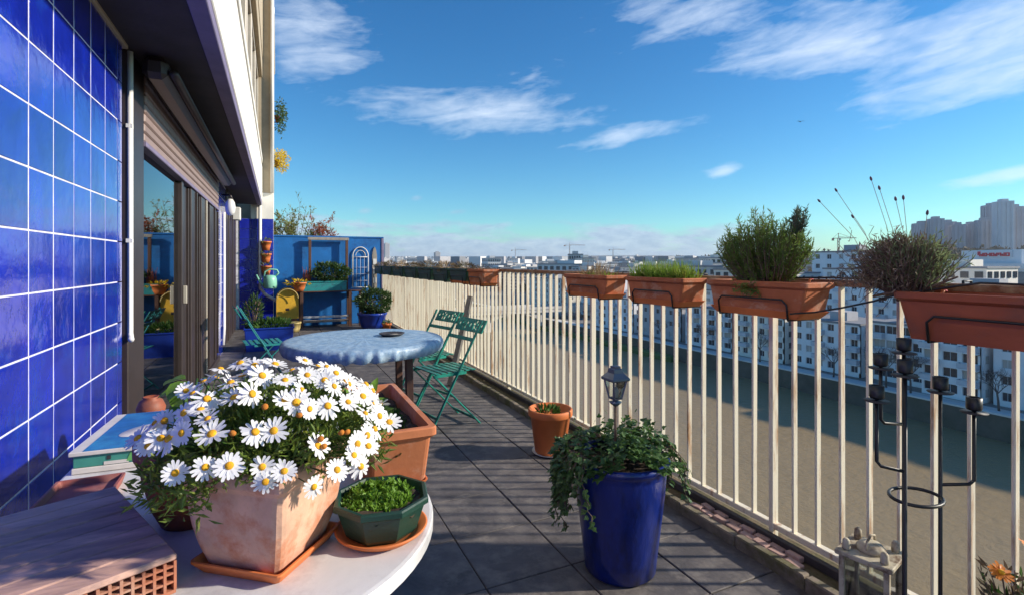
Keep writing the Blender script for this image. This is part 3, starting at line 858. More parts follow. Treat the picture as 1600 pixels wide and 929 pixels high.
# blue trough with plants in front of the column
bt = trough('blue_trough', 'long blue trough of mossy plants beside the teal chair', 'planter', (-.10, 8.55, 0), .34, .20, .34, blue_plain, taper=.9, seed=5)
pp, dd, g_ = bushy(700, (0, 0, .34), (.30, .17, .10), 14)
MB().leaves(pp, dd + np.array((0, 0, .6)), .06, .022).build('foliage', leaf_moss, bt)
pp, dd, g_ = bushy(420, (-.22, .05, .52), (.12, .10, .26), 15)
MB().leaves(pp, dd + np.array((0, 0, .5)), .07, .022).build('tall_foliage', leaf_dark, bt)
tbm = MB()
for k in range(8):
    tbm.tube([(-.22, .05, .30), (-.22 + random.uniform(-.1, .1), .05 + random.uniform(-.08, .08), .72)], .005, 5)
o = tbm.build('stems', twig_m, bt); o['kind'] = 'stuff'

# blue pot with shrub by the railing
bp_ = thing('blue_shrub_pot', 'broad blue pot with a bushy green shrub at the end of the railing', 'pot', (1.70, 10.35, 0))
MB().lathe([(.19, 0), (.23, .10), (.27, .26), (.285, .27), (.285, .31), (.262, .31), (.25, .26), (0, .26)], 26, cap1=False).build('pot', blue_plain, bp_)
soil_disc(.25, .262, 6).build('soil', soil_m, bp_)
pp, dd, g_ = bushy(1500, (.03, 0, .53), (.34, .28, .23), 16)
MB().leaves(pp, dd + np.array((0, 0, .3)) + g_.normal(size=dd.shape) * .5, .075, .03).build('foliage', leaf_dark, bp_)
sm = MB()
for k in range(10):
    sm.tube([(0, 0, .26), (random.uniform(-.2, .2), random.uniform(-.18, .18), .58)], .007, 5)
o = sm.build('stems', twig_m, bp_); o['kind'] = 'stuff'
of_ = thing('small_orange_pot', 'tiny orange pot against the railing beside the blue shrub pot', 'pot', (1.86, 9.7, 0))
MB().lathe([(.055, 0), (.075, .13), (.088, .13), (.088, .17), (.074, .17), (.07, .13), (0, .13)], 18, cap1=False).build('pot', terra_bright, of_)
MB().leaves(*bushy(60, (0, 0, .18), (.06, .06, .03), 18)[:2], .05, .02).build('foliage', leaf_moss, of_)

# three half pots on the column, watering can
for k, (z, lab) in enumerate(((1.60, 'uppermost of three orange half pots on the tiled column'), (1.36, 'middle of three orange half pots on the tiled column'), (1.12, 'lowest of three orange half pots on the tiled column'))):
    t = thing('wall_pot', lab, 'pot', (-.19, 11.20, z), 0, 'orange wall pots on the tiled column')
    MB().lathe([(.055, -.08), (.075, 0), (.088, .07), (.098, .07), (.098, .10), (.086, .10), (.07, .05), (0, .05)], 18, cap1=False).build('pot', terra_bright, t)
    MB().leaves(*bushy(60, (0, -.02, .11), (.08, .07, .04), 30 + k)[:2], .05, .02).build('foliage', leaf_olive, t)
    MB().tube([(-.098, 0, .085), (-.06, .10, .085), (.06, .10, .085), (.098, 0, .085)], .004, 5).build('hanger', black_iron, t)
wc = thing('watering_can', 'mint green watering can hanging by the tiled column', 'watering can', (-.12, 11.08, .78))
MB().lathe([(0, 0), (.11, 0), (.125, .02), (.12, .18), (.10, .24), (.05, .26), (0, .262)], 20, cap0=False, cap1=False).build('body', mint_m, wc)
MB().tube([(.09, 0, .23), (.15, 0, .30), (.12, 0, .36), (0, 0, .375), (-.09, 0, .33), (-.115, 0, .2)], .016, 8).build('handle', mint_m, wc)
MB().tube([(-.10, 0, .05), (-.18, 0, .13), (-.24, 0, .27)], [.028, .02, .015], 8).build('spout', mint_m, wc)
MB().tube([(0, 0, .37), (0, .08, .44), (0, .215, .44)], .006, 6).build('hook', black_iron, wc)


# ================================================================== CHAIRS
def clover_plate(w, h, t, holes, cell=.0105):
    """thin plate in the Y-Z plane with cut-out cells"""
    b = MB(); nx, nz = int(round(w / cell)), int(round(h / cell))
    cw, chh = w / nx, h / nz
    for i in range(nx):
        j = 0
        while j < nz:
            x, z = (i + .5) * cw - w / 2, (j + .5) * chh
            if any((x - hx) ** 2 + (z - hz) ** 2 < r * r for hx, hz, r in holes):
                j += 1; continue
            j2 = j
            while j2 < nz and not any((x - hx) ** 2 + ((j2 + .5) * chh - hz) ** 2 < r * r for hx, hz, r in holes):
                j2 += 1
            b.box(-t / 2, t / 2, i * cw - w / 2, (i + 1) * cw - w / 2, j * chh, j2 * chh)
            j = j2
    return b


def make_chair(name, label, m, loc, rz, group):
    t = thing(name, label, 'chair', loc, rz, group)
    hw = .195
    sb = MB()
    for s in (-1, 1):
        MB().bar((.23, s * hw, 0), (-.235, s * hw, .83), .010, .026, (0, 1, 0), ch=.002).build('long_leg', m, t)
        MB().bar((-.23, s * (hw - .022), 0), (.185, s * (hw - .022), .425), .010, .026, (0, 1, 0), ch=.002).build('short_leg', m, t)
    MB().bar((.17, -hw, .105), (.17, hw, .105), .012, .022, ch=.002).build('front_stretcher', m, t)
    MB().bar((-.18, -hw + .02, .05), (-.18, hw - .02, .05), .012, .022, ch=.002).build('rear_stretcher', m, t)
    fr = MB()
    fr.bar((.19, -hw + .02, .425), (-.10, -hw + .02, .425), .012, .022, ch=.002).bar((.19, hw - .02, .425), (-.10, hw - .02, .425), .012, .022, ch=.002)
    fr.build('seat_frame', m, t)
    for k in range(7):
        x = -.165 + k * .054
        MB().box(x - .019, x + .019, -hw + .012, hw - .012, .438, .446, ch=.002).build('seat_slat', m, t)
    holes = []
    for cy_ in (-.085, .085):
        for a in range(0, 360, 72):
            holes.append((cy_ + .032 * math.cos(R(a + 90)), .062 + .030 * math.sin(R(a + 90)), .0145))
    holes += [(-.165, .062, .012), (.165, .062, .012), (0, .062, .016)]
    bk = clover_plate(.42, .115, .008, holes)
    o = bk.build('backrest', m, t, (-.222, 0, .725)); o.rotation_euler = (0, R(-29), 0)
    o = MB().box(-.004, .004, -hw, hw, 0, .03, ch=.001).build('lower_back_slat', m, t, (-.150, 0, .665)); o.rotation_euler = (0, R(-29), 0)
    return t


make_chair('folding_chair', 'green metal folding chair with pierced back nearest the railing', green_paint, (1.235, 4.03, 0), math.atan2(-.206, -.979), 'green folding chairs')
c_b = make_chair('folding_chair', 'green metal folding chair half hidden behind the nearer green chair', green_paint, (1.28, 4.74, 0), math.atan2(-.27, -.96), 'green folding chairs')
make_chair('folding_chair', 'teal folding chair beside the dark window front at the left of the table', teal_paint, (-.14, 6.2, 0), R(8), 'green folding chairs')

# ================================================================== ROUND TABLE + CLOTH + ASHTRAY
TBX, TBY, TBR = .59, 3.93, .56
rt = thing('round_table', 'round garden table with dark legs under the blue cloth', 'table', (TBX, TBY, 0))
MB().lathe([(0, .70), (TBR - .03, .70), (TBR - .02, .71), (TBR - .02, .725), (TBR - .03, .735), (0, .735)], 48, cap0=False, cap1=False).build('table_top', brown_wood, rt)
for a in (40, 130, 220, 310):
    x, y = .40 * math.cos(R(a)), .40 * math.sin(R(a))
    MB().bar((x, y, .70), (x * 1.04, y * 1.04, 0), .05, .05, (1, 0, 0), ch=.004).build('leg', brown_wood, rt)
MB().bar((.31, .26, .66), (-.31, -.26, .66), .03, .06, ch=.003).build('stretcher', brown_wood, rt)
cl = MB(); n = 420
loops = []
g_ = np.random.default_rng(5)
ph = g_.random(8) * 6.28


def wav(a, k):
    env = .55 + .3 * math.sin(3 * a + ph[4]) + .25 * math.sin(5 * a + ph[5])
    return env * (.45 * math.sin(27 * a + ph[0] + 2 * math.sin(4 * a)) + .45 * math.sin(43 * a + ph[1] + 1.5 * math.sin(3 * a + 1)) + .3 * math.sin(61 * a + ph[2])) + .2 * math.sin(7 * a + ph[3])


for (r, z, wr, wz) in ((.02, .7385, 0, 0), (.15, .7385, 0, .0006), (.30, .7385, 0, .0008), (.45, .739, 0, .001), (.53, .7385, .001, .001), (.556, .736, .001, .001), (.570, .726, .003, .001), (.576, .712, .005, .002), (.578, .690, .008, .004), (.572, .668, .011, .006), (.558, .652, .012, .008)):
    loops.append([(TBX + (r + wr * wav(2 * math.pi * k / n, 0)) * math.cos(2 * math.pi * k / n), TBY + (r + wr * wav(2 * math.pi * k / n, 0)) * math.sin(2 * math.pi * k / n),
                   z + wz * wav(2 * math.pi * k / n + .3, 1)) for k in range(n)])
cl.loft(loops, 0, True, False, False)
cl.add(loops[0], [tuple(range(n))], 0, True)
clo = cl.build('tablecloth', cloth_m)
tag(clo, 'crinkled pale blue cloth gathered over the round table', 'tablecloth')
at = thing('ashtray', 'shallow grey dish lying on the blue tablecloth', 'dish', (.80, 3.97, .7405))
MB().lathe([(0, 0), (.07, 0), (.094, .014), (.097, .019), (.088, .019), (.066, .006), (0, .006)], 28, cap0=False, cap1=False).build('dish', dark_steel, at)
MB().lathe([(0, .0065), (.052, .0068), (.054, .0072), (0, .0074)], 24, cap0=False, cap1=False).build('grey_inset', grey_wood, at)

# weathered board leaning on the railing
bd = thing('leaning_board', 'grey weathered board leaning on the railing behind the green chairs', 'board', (1.66, 5.22, 0))
MB().bar((0, 0, .005), (.24, .03, .93), .13, .028, (1, 0, 0), ch=.004).build('plank', grey_wood, bd)
MB().bar((.0, -.045, .16), (.0, .065, .16), .05, .03, (1, 0, 0), ch=.003).build('cross_piece', grey_wood, bd)

# ================================================================== BLUE IVY POT
iv = thing('blue_ivy_pot', 'tall glazed cobalt blue pot overflowing with ivy', 'pot', (1.33, 1.81, 0))
MB().lathe([(0, 0), (.135, 0), (.148, .012), (.158, .10), (.172, .22), (.186, .34), (.192, .42), (.190, .440), (.200, .452), (.207, .462), (.207, .474), (.198, .482), (.186, .480), (.178, .45), (0, .44)], 64, cap0=False, cap1=False).build('pot', blue_glaze, iv)
soil_disc(.178, .455, 8).build('soil', soil_m, iv)


def ivy_leaf(b, p, d, nrm, s):
    d = Vector(d).normalized(); nrm = Vector(nrm)
    sd = d.cross(nrm)
    if sd.length < 1e-4:
        sd = d.orthogonal()
    sd.normalize(); nn = sd.cross(d).normalized(); p = Vector(p)
    out = [(0, 0, 0), (.34, .02, .05), (.52, .36, .0), (.26, .50, .04), (0, 1.0, -.06), (-.26, .50, .04), (-.52, .36, 0), (-.34, .02, .05)]
    V = [p + sd * (x * s) + d * (y * s) + nn * (z * s) for x, y, z in out] + [p + d * (.38 * s) + nn * (-.03 * s)]
    b.add(V, [(8, i, (i + 1) % 8) for i in range(8)])


ib, ist = MB(), MB()
g_ = np.random.default_rng(21)
for k in range(1050):          # mound
    a = g_.random() * 6.283; rr = .215 * math.sqrt(g_.random()) * (1 + .35 * max(0, math.cos(a - R(155))) + .12 * max(0, math.cos(a - R(-25))) - .12 * max(0, math.cos(a - R(234)))); h = .50 + .075 * (1 - (rr / .24) ** 2) * (.5 + g_.random()) + .03 * math.sin(a * 3 + 1)
    p = (rr * math.cos(a), rr * math.sin(a), h - .04 * g_.random())
    d = Vector((math.cos(a) + g_.normal() * .6, math.sin(a) + g_.normal() * .6, g_.normal() * .4 - .1))
    ivy_leaf(ib, p, d, (g_.normal() * .45, g_.normal() * .45, 1), .022 + .016 * g_.random())
strands = []
for k in range(64):           # hanging strands, denser and longer on the shaded left side
    if k < 42:
        a = R(152 + g_.normal() * 27); L = .08 + .18 * g_.random()
    else:
        a = R(-40 + g_.random() * 160); L = .05 + .12 * g_.random()
    strands.append((a, L))
strands += [(R(-30), .20), (R(-24), .15), (R(-8), .22), (R(160), .32), (R(172), .28), (R(12), .12), (R(20), .16)]
for a, L in strands:
    r0 = .17; pts = [(r0 * math.cos(a), r0 * math.sin(a), .50), ((.225) * math.cos(a), .225 * math.sin(a), .515)]
    m_ = int(L / .02)
    da = g_.normal() * .12
    for q in range(1, m_ + 1):
        rr = .235 + .035 * min(1, q * .3) + g_.normal() * .004
        aa = a + da * q / m_ + g_.normal() * .02
        pts.append((rr * math.cos(aa), rr * math.sin(aa), .505 - q * .02))
    ist.tube(pts, .0022, 4, cap=False)
    for p in pts[1:]:
        for _ in range(2):
            dv = Vector((math.cos(a) * .5 + g_.normal() * .6, math.sin(a) * .5 + g_.normal() * .6, -.7 + g_.normal() * .4))
            ivy_leaf(ib, (p[0] + g_.normal() * .008, p[1] + g_.normal() * .008, p[2]), dv, (math.cos(a), math.sin(a), .5 + g_.normal() * .3), .018 + .017 * g_.random())
for k in range(40):           # upright shoots
    a = g_.random() * 6.283; rr = .2 * g_.random()
    ivy_leaf(ib, (rr * math.cos(a), rr * math.sin(a), .57 + .045 * g_.random()), (g_.normal(), g_.normal(), .8), (g_.normal(), g_.normal(), .6), .024)
ib.build('ivy_foliage', leaf_ivy, iv)
o = ist.build('ivy_stems', twig_m, iv); o['kind'] = 'stuff'

# small street-lamp shaped solar light stuck in the pot
ll = thing('garden_light', 'small street lamp shaped garden light on a stick in the ivy pot', 'lamp', (1.30, 1.80, .46))
MB().tube([(0, 0, 0), (0, 0, .235)], .0055, 8).build('stake', twig_m, ll)
MB().lathe([(.010, .235), (.022, .245), (.026, .252), (.012, .256), (.014, .266)], 16).build('collar', lampgrey, ll)
fr = MB()
for a in (45, 135, 225, 315):
    fr.bar((.026 * math.cos(R(a)), .026 * math.sin(R(a)), .266), (.047 * math.cos(R(a)), .047 * math.sin(R(a)), .345), .006, .006)
fr.lathe([(.030, .264), (.030, .270)], 4, rot=R(45), smooth=False)
fr.build('cage', lampgrey, ll)
MB().lathe([(.025, .271), (.043, .344)], 4, rot=R(45), smooth=False, cap0=False, cap1=False).build('pane', clear_m, ll)
MB().lathe([(.006, .266), (.012, .275), (.012, .305), (.005, .315)], 12).build('bulb', white_pl, ll)
MB().lathe([(.058, .343), (.062, .348), (.060, .354), (.034, .375), (.030, .390), (.022, .394), (.022, .402), (.0, .404)], 4, rot=R(45), smooth=False, cap1=False).build('roof', lampgrey, ll)

# orange round pot by the kerb
ob = thing('orange_round_pot', 'bright orange round pot with a small green plant by the kerb', 'pot', (1.70, 3.10, 0))
MB().lathe([(0, 0), (.098, 0), (.104, .006), (.136, .245), (.147, .247), (.151, .252), (.151, .288), (.147, .294), (.136, .294), (.131, .25), (0, .24)], 48, cap0=False, cap1=False).build('pot', terra_bright, ob)
soil_disc(.130, .235, 9).build('soil', soil_m, ob)
pp, dd, g_ = bushy(150, (-.02, .01, .255), (.08, .07, .04), 22)
MB().leaves(pp, dd + np.array((0, 0, .6)), .04, .018).build('foliage', leaf_moss, ob)
st_ = MB().lathe([(0, 0), (.105, 0), (.125, .012), (.125, .016), (.100, .006), (0, .006)], 36, cap0=False, cap1=False).build('pale_saucer', carton_w, None, (1.70, 3.10, .002))
tag(st_, 'flat pale saucer under the bright orange round pot', 'saucer')
ob.location.z = .010

# ================================================================== RAILING PLANTERS
def hook_bracket(t, hx, y_list, h, depth):
    """wire cradle: loop across the front face, down under the trough and up over the handrail"""
    b = MB()
    y0, y1 = y_list
    f = -hx
    zt = h * .52
    pts = [(f * .86 - .006, y0, -.004), (f * .93 - .008, y0, zt - .02), (f * .94 - .008, y0 + (.02 if y1 > y0 else -.02), zt), (f * .94 - .008, y1 - .02, zt), (f * .93 - .008, y1, zt - .02), (f * .86 - .006, y1, -.004)]
    b.tube(pts, .0042, 7)
    o = b.build('wire_loop', black_iron, t)
    for y in (y0, y1):
        MB().tube([(f * .86 - .006, y, -.004), (hx + .008, y, -.006), (hx + .012, y, h - .01), (hx + .012, y, 1.236 - t.location.z), (hx + .060, y, 1.236 - t.location.z), (hx + .064, y, 1.18 - t.location.z)], .0042, 7).build('wire_hook', black_iron, t)


def rail_planter(label, y0, y1, h, m, tray, ztop=1.215, seed=0, hw=.092, group=None):
    t = trough('railing_planter', label, 'planter', (1.955, (y0 + y1) / 2, ztop - h), hw, (y1 - y0) / 2, h, m, group, tray=tray, seed=seed, taper=.86)
    L = (y1 - y0) / 2
    hook_bracket(t, hw, (-L * .68, L * .68), h, .02)
    return t


# nearest: lavender
p1 = rail_planter('long brown railing planter with half dry lavender, nearest the camera', .40, 1.035, .150, terra_dark, None, 1.203, 31, hw=.098)
g_ = np.random.default_rng(41)
yL = .315     # local centre of the bush along the planter
lav, dry, tw_ = MB(), MB(), MB()
for k in range(300):
    a = g_.random() * 6.283; u = math.sqrt(g_.random())
    bx = .075 * u * math.cos(a) - .005; by = yL + .13 * u * math.sin(a) + .01
    base = np.array((bx * .4, yL + (by - yL) * .4, .13)); tip = np.array((bx * 1.15, by + .03 * g_.normal(), .185 + .125 * math.sqrt(max(0, 1 - u * u)) + .045 * g_.random()))
    mid = (base + tip) / 2 + g_.normal(size=3) * .008
    tw_.tube([base, mid, tip], [.0026, .002, .001], 4, cap=False)
    m_ = 16
    tq = .30 + .7 * g_.random(m_)
    pp = base + (tip - base) * tq[:, None] + g_.normal(size=(m_, 3)) * .004
    dr = unit(tip - base) + g_.normal(size=(m_, 3)) * .55
    green = (by - yL) < -.02 + .03 * g_.normal() or g_.random() < .28
    (lav if green else dry).leaves(pp, dr, .026, .0042, g=g_)
for k in range(420):     # dead mass spilling at the far end
    p = np.array((-.01 + .05 * g_.normal(), yL + .07 + .055 * g_.normal(), .165 + .065 * abs(g_.normal())))
    q = p + g_.normal(size=3) * .035
    tw_.tube([p, (p + q) / 2 + g_.normal(size=3) * .008, q], .0011, 3, cap=False)
    dry.leaves(np.array([p, (p + q) / 2, q]), g_.normal(size=(3, 3)), .022, .004, g=g_)
for (ya_, z, yb) in ((.02, .13, -.07), (.06, .13, -.12), (.0, .14, -.02), (.10, .13, .05)):
    tw_.tube([(.0, yL + ya_ - .02, .115), (-.02, yL + (ya_ + yb) / 2 - .03, .16), (-.01, yL + yb - .02, .20)], [.006, .005, .003], 6)
tw_.tube([(-.03, yL + .10, .125), (-.055, yL + .04, .14), (-.07, yL - .06, .142), (-.06, yL - .15, .135)], [.005, .0045, .004, .002], 6)
lav.build('lavender_foliage', leaf_lav, p1)
dry.build('dry_foliage', leaf_dry, p1)
o = tw_.build('branches', twig_m, p1); o['kind'] = 'stuff'
for (y0_, y1_, x1_, z1_) in ((.10, .310, -.01, .480), (.08, .240, -.015, .512), (.04, .130, .01, .540), (.02, .09, -.01, .500), (.0, .02, .0, .458), (-.03, -.05, 0, .40), (.0, .06, .03, .46), (.07, .20, .02, .41)):
    s_ = MB(); mid = (.5 * x1_, yL + y0_ + (y1_ - y0_) * .4, .16 + (z1_ - .16) * .55)
    s_.tube([(0, yL + y0_, .17), mid, (x1_, yL + y1_, z1_)], .0010, 4)
    so = s_.build('flower_stalk', stalk_m, p1)
    hd = MB()
    d = unit(np.array((x1_, yL + y1_, z1_)) - np.array(mid))
    for (t0, ln, rr) in ((0, .018, .0042),):
        c0 = np.array((x1_, yL + y1_, z1_)) + d * t0
        hd.tube([c0, c0 + d * ln * .3, c0 + d * ln * .7, c0 + d * ln], [.001, rr, rr * .9, .0012], 6)
    hd.build('flower_head', lav_head, so)

# rosemary
p2 = rail_planter('terracotta railing planter with a big bushy rosemary', 1.346, 1.86, .148, terra_planter, terra_bright, 1.217, 32)
g_ = np.random.default_rng(42)
ros, rosg, tw_ = MB(), MB(), MB()
for k in range(270):
    a = g_.random() * 6.283; u = math.sqrt(g_.random())
    by = .195 * u * math.sin(a) + .02; bx = .085 * u * math.cos(a)
    base = np.array((bx * .45, by * .55, .12))
    hgt = .13 + (.165 + .03 * math.sin(a * 2 + 1) - .12 * by + .03 * math.sin(by * 60)) * math.sqrt(max(0, 1 - u ** 2.4)) * (.45 + .65 * g_.random()) + .03 * g_.random()
    tip = np.array((bx * 1.6, by * 1.25 + .012 * g_.normal(), .12 + hgt))
    mid = (base + tip) / 2 + np.array((bx * .2, by * .08, .01)) + g_.normal(size=3) * .006
    tw_.tube([base, mid, tip], [.0024, .0018, .0008], 4, cap=False)
    m_ = 44
    tq = .12 + .88 * g_.random(m_)[:, None]
    pp = np.where(tq < .5, base + (mid - base) * tq * 2, mid + (tip - mid) * (tq * 2 - 1))
    dr = unit(tip - mid) * .9 + g_.normal(size=(m_, 3)) * .62
    ros.leaves(pp, dr, .022 + .006 * g_.random(m_), .0042, g=g_)
for k in range(26):      # taller grey-green sprig near the camera end
    a = g_.random() * 6.283; u = g_.random()
    base = np.array((.01, -.13, .27)); tip = np.array((.01 + .035 * u * math.cos(a), -.155 + .042 * u * math.sin(a), .385 + .075 * g_.random()))
    tw_.tube([base, tip], [.0022, .001], 4, cap=False)
    pp = base + (tip - base) * (.35 + .65 * g_.random(30))[:, None]
    rosg.leaves(pp, unit(tip - base) + g_.normal(size=(30, 3)) * .7, .022, .0045, g=g_)
for k in range(30):      # spill over the front
    p = np.array((-.085 - .012 * g_.random(), .02 + .03 * g_.normal(), .15 - .05 * g_.random()))
    ros.leaves(p + g_.normal(size=(8, 3)) * .008, g_.normal(size=(8, 3)) + np.array((-.4, 0, -.4)), .022, .005, g=g_)
ros.build('rosemary_foliage', leaf_rose, p2)
rosg.build('grey_sprig_foliage', leaf_rose_grey, p2)
o = tw_.build('branches', twig_m, p2); o['kind'] = 'stuff'

# grass-like shoots
p3 = rail_planter('terracotta railing planter full of bright green shoots', 2.015, 2.49, .148, terra_planter, terra_bright, 1.215, 33)
g_ = np.random.default_rng(43)
gb = MB()
N = 950
px_ = np.stack([g_.uniform(-.06, .06, N), g_.uniform(-.20, .21, N), np.full(N, .11)], 1)
gb.leaves(px_, np.stack([g_.normal(size=N) * .30, g_.normal(size=N) * .30, np.ones(N)], 1), .07 + .085 * g_.random(N) ** 1.5, .0055, g=g_)
N = 500
gb.leaves(np.stack([g_.uniform(-.07, .07, N), g_.uniform(-.2, .2, N), g_.uniform(.12, .17, N)], 1), np.stack([g_.normal(size=N), g_.normal(size=N), np.abs(g_.normal(size=N)) * .6], 1), .022, .009, g=g_)
gb.build('shoots', leaf_grass, p3)

p4 = rail_planter('terracotta railing planter with sparse dry stalks', 2.685, 3.21, .150, terra_planter, terra_bright, 1.215, 34)
gb = MB(); N = 170
gb.leaves(np.stack([g_.uniform(-.06, .06, N), g_.uniform(-.16, .08, N), np.full(N, .11)], 1), np.stack([g_.normal(size=N) * .35, g_.normal(size=N) * .35, np.ones(N)], 1), .07 + .10 * g_.random(N), .004, g=g_)
gb.build('dry_stalks', leaf_straw, p4)
gb = MB(); N = 200
gb.leaves(np.stack([g_.uniform(-.06, .06, N), g_.uniform(-.18, .1, N), np.full(N, .115)], 1), np.stack([g_.normal(size=N) * .5, g_.normal(size=N) * .5, np.ones(N)], 1), .03 + .05 * g_.random(N), .006, g=g_)
gb.build('shoots', leaf_grass, p4)

p5 = rail_planter('terracotta railing planter next to the row of dark green ones', 4.79, 5.27, .165, terra_planter, terra_bright, 1.222, 35)
MB().leaves(*bushy(160, (0, .05, .16), (.06, .18, .03), 51)[:2], .04, .006).build('dry_foliage', leaf_brown, p5)
ydk = [(5.31, 5.93), (6.0, 6.66), (6.74, 7.46), (7.55, 8.33), (8.42, 9.28), (9.38, 10.3), (10.36, 11.15)]
labs = ['nearest dark green railing planter of brown dry plants, next to the terracotta one', 'second dark green railing planter from the lone terracotta one', 'third dark green railing planter from the lone terracotta one',
        'fourth dark green railing planter from the lone terracotta one', 'third from last dark green railing planter towards the blue wall', 'last but one dark green railing planter before the blue wall', 'dark green railing planter closest to the blue end wall']
for k, (a, b) in enumerate(ydk):
    t = rail_planter(labs[k], a, b, .165, dkgreen_pl, terra_bright if k == 0 else None, 1.222, 36 + k, group='dark green planters on the railing')
    L = (b - a) / 2
    MB().leaves(*bushy(420, (0, 0, .165), (.075, L * .95, .05 + .012 * (k % 3)), 60 + k)[:2], .055, .008).build('dry_foliage', leaf_brown if k % 3 != 1 else leaf_straw, t)

# black irrigation hose from the rosemary planter to the lavender
h1 = MB().tube([(1.846, 1.40, 1.095), (1.85, 1.30, 1.11), (1.858, 1.20, 1.135), (1.868, 1.10, 1.165), (1.885, 1.03, 1.192), (1.90, .97, 1.206)], .0036, 7).build('watering_hose', black_iron)
tag(h1, 'thin black hose slung from the rosemary planter to the lavender planter', 'hose')
h2 = MB().tube([(1.90, .965, 1.206), (1.93, .90, 1.222), (1.955, .84, 1.235), (1.96, .75, 1.234), (1.96, .60, 1.225), (1.96, .45, 1.22)], .0036, 7)
h2 = h2.build('watering_hose', black_iron)
tag(h2, 'thin black hose running over the top of the lavender planter', 'hose')
h3 = MB().tube([(1.965, 1.70, 1.222), (2.01, 1.50, 1.232), (2.04, 1.36, 1.236), (2.055, 1.20, 1.233), (2.05, 1.06, 1.225), (2.0, 1.0, 1.212)], .004, 7).build('watering_hose', black_iron)
tag(h3, 'thin black hose lying along the handrail behind the rosemary planter', 'hose')
for (x, y, z, lb) in ((1.985, 1.42, 1.215, 'red drip spike at the near corner of the rosemary planter'), (1.93, .93, 1.195, 'red drip spike in the lavender planter')):
    d_ = thing('drip_spike', lb, 'spike', (x, y, z - .03))
    MB().tube([(0, 0, -.02), (0, 0, .03), (.004, -.004, .045)], [.002, .004, .0055], 7).build('stake', terra_bright, d_)
    MB().tube([(.004, -.004, .045), (.012, -.01, .042)], .003, 6).build('nozzle', red_sign, d_)

# ================================================================== CANDELABRA + LANTERN + MARIGOLDS
cd = thing('candelabra', 'tall black iron candle stand in front of the railing', 'candle stand', (1.668, .882, 0))
rods = [((.055, .045), 1.030), ((-.060, -.020), .985), ((.095, -.030), .925)]
ring = [(.03 + .075 * math.cos(R(a)), .0 + .06 * math.sin(R(a)), .615) for a in range(0, 360, 15)]


def cup(b_parent, x, y, z):
    c = MB().lathe([(0, 0), (.006, 0), (.017, .004), (.019, .008), (.019, .040), (.015, .040), (.015, .012), (0, .012)], 16, (x, y, z), cap0=False, cap1=False).build('candle_cup', black_iron, b_parent)
    MB().lathe([(0, 0), (.030, 0), (.033, .003), (0, .004)], 20, (x, y, z - .006), cap0=False, cap1=False).build('drip_plate', dark_steel, c)


for (x, y), zt in rods:
    foot = (x * 2.0, y * 2.0)
    MB().tube([(foot[0], foot[1], .006), (x * 1.3, y * 1.3, .05), (x, y, .16), (x, y, zt)], .0052, 8).build('rod', black_iron, cd)
    cup(cd, x, y, zt)
MB().tube(ring, .0052, 8, closed=True).build('ring', black_iron, cd)
arms = [((.055, .045), (-.012, .072), .815, .985), ((-.060, -.020), (-.095, .035), .715, .905), ((.095, -.030), (.175, -.075), .655, .868)]
for (x, y), (x2, y2), z0, z1 in arms:
    MB().tube([(x, y, z0 - .004), (x + (x2 - x) * .85, y + (y2 - y) * .85, z0), (x2, y2, z0 + .012), (x2, y2, z1)], .005, 8).build('arm', black_iron, cd)
    cup(cd, x2, y2, z1)

ln = thing('metal_lantern', 'weathered cream metal lantern standing against the kerb', 'lantern', (1.795, 1.065, .002), R(14))
ln.scale = (.9, .9, 1)
for sx in (-1, 1):
    for sy in (-1, 1):
        MB().box(sx * .070 - .009, sx * .070 + .009, sy * .070 - .009, sy * .070 + .009, .018, .325, ch=.002).build('corner_post', lantern_m, ln)
MB().box(-.088, .088, -.088, .088, 0, .018, ch=.003).build('base', lantern_m, ln)
MB().box(-.090, .090, -.090, .090, .325, .341, ch=.003).build('top_plate', lantern_m, ln)
for sx, sy in ((1, 0), (-1, 0), (0, 1), (0, -1)):
    hx_, hy_ = (.001, .060) if sx else (.060, .001)
    MB().box(sx * .068 - hx_, sx * .068 + hx_, sy * .068 - hy_, sy * .068 + hy_, .02, .324).build('pane', clear_m, ln)
for (x, y) in ((-.06, -.06), (.06, -.06), (-.06, .06), (.06, .06)):
    MB().lathe([(.012, .341), (.014, .348), (.012, .372), (.006, .378)], 10, (x, y, 0)).build('finial', lantern_m, ln)
MB().lathe([(.045, .341), (.047, .352), (.034, .366), (.020, .368)], 20).build('chimney_cap', lantern_m, ln)
MB().tube([(-.045, 0, .355), (-.04, 0, .38), (0, 0, .392), (.04, 0, .38), (.045, 0, .355)], .004, 6).build('handle', lantern_m, ln)
MB().lathe([(0, .018), (.03, .018), (.03, .10), (.0, .104)], 18, cap0=False, cap1=False).build('candle', carton_w, ln)

mg = thing('marigold_pot', 'potted marigold with small orange flowers at the corner of the railing', 'pot', (1.74, .66, 0))
MB().lathe([(0, 0), (.09, 0), (.12, .22), (.13, .22), (.13, .26), (.115, .26), (.11, .22), (0, .21)], 28, cap0=False, cap1=False).build('pot', terra, mg)
soil_disc(.11, .225, 12).build('soil', soil_m, mg)
g_ = np.random.default_rng(44)
mb_, ms = MB(), MB()
fl_tips = [(-.02, .035, .492), (.05, .0, .555), (-.05, -.07, .47)]
for k in range(40):
    a = g_.random() * 6.283; u = g_.random()
    tip = np.array((.11 * u * math.cos(a), .11 * u * math.sin(a), .38 + .13 * g_.random()))
    mid = tip * .5 + np.array((0, 0, .14))
    ms.tube([(0, 0, .22), mid, tip], [.003, .002, .001], 4, cap=False)
    mb_.leaves(mid + (tip - mid) * g_.random(14)[:, None], unit(tip - mid) * .5 + g_.normal(size=(14, 3)) * .6, .032, .010, g=g_, mi=int(g_.random() < .45))
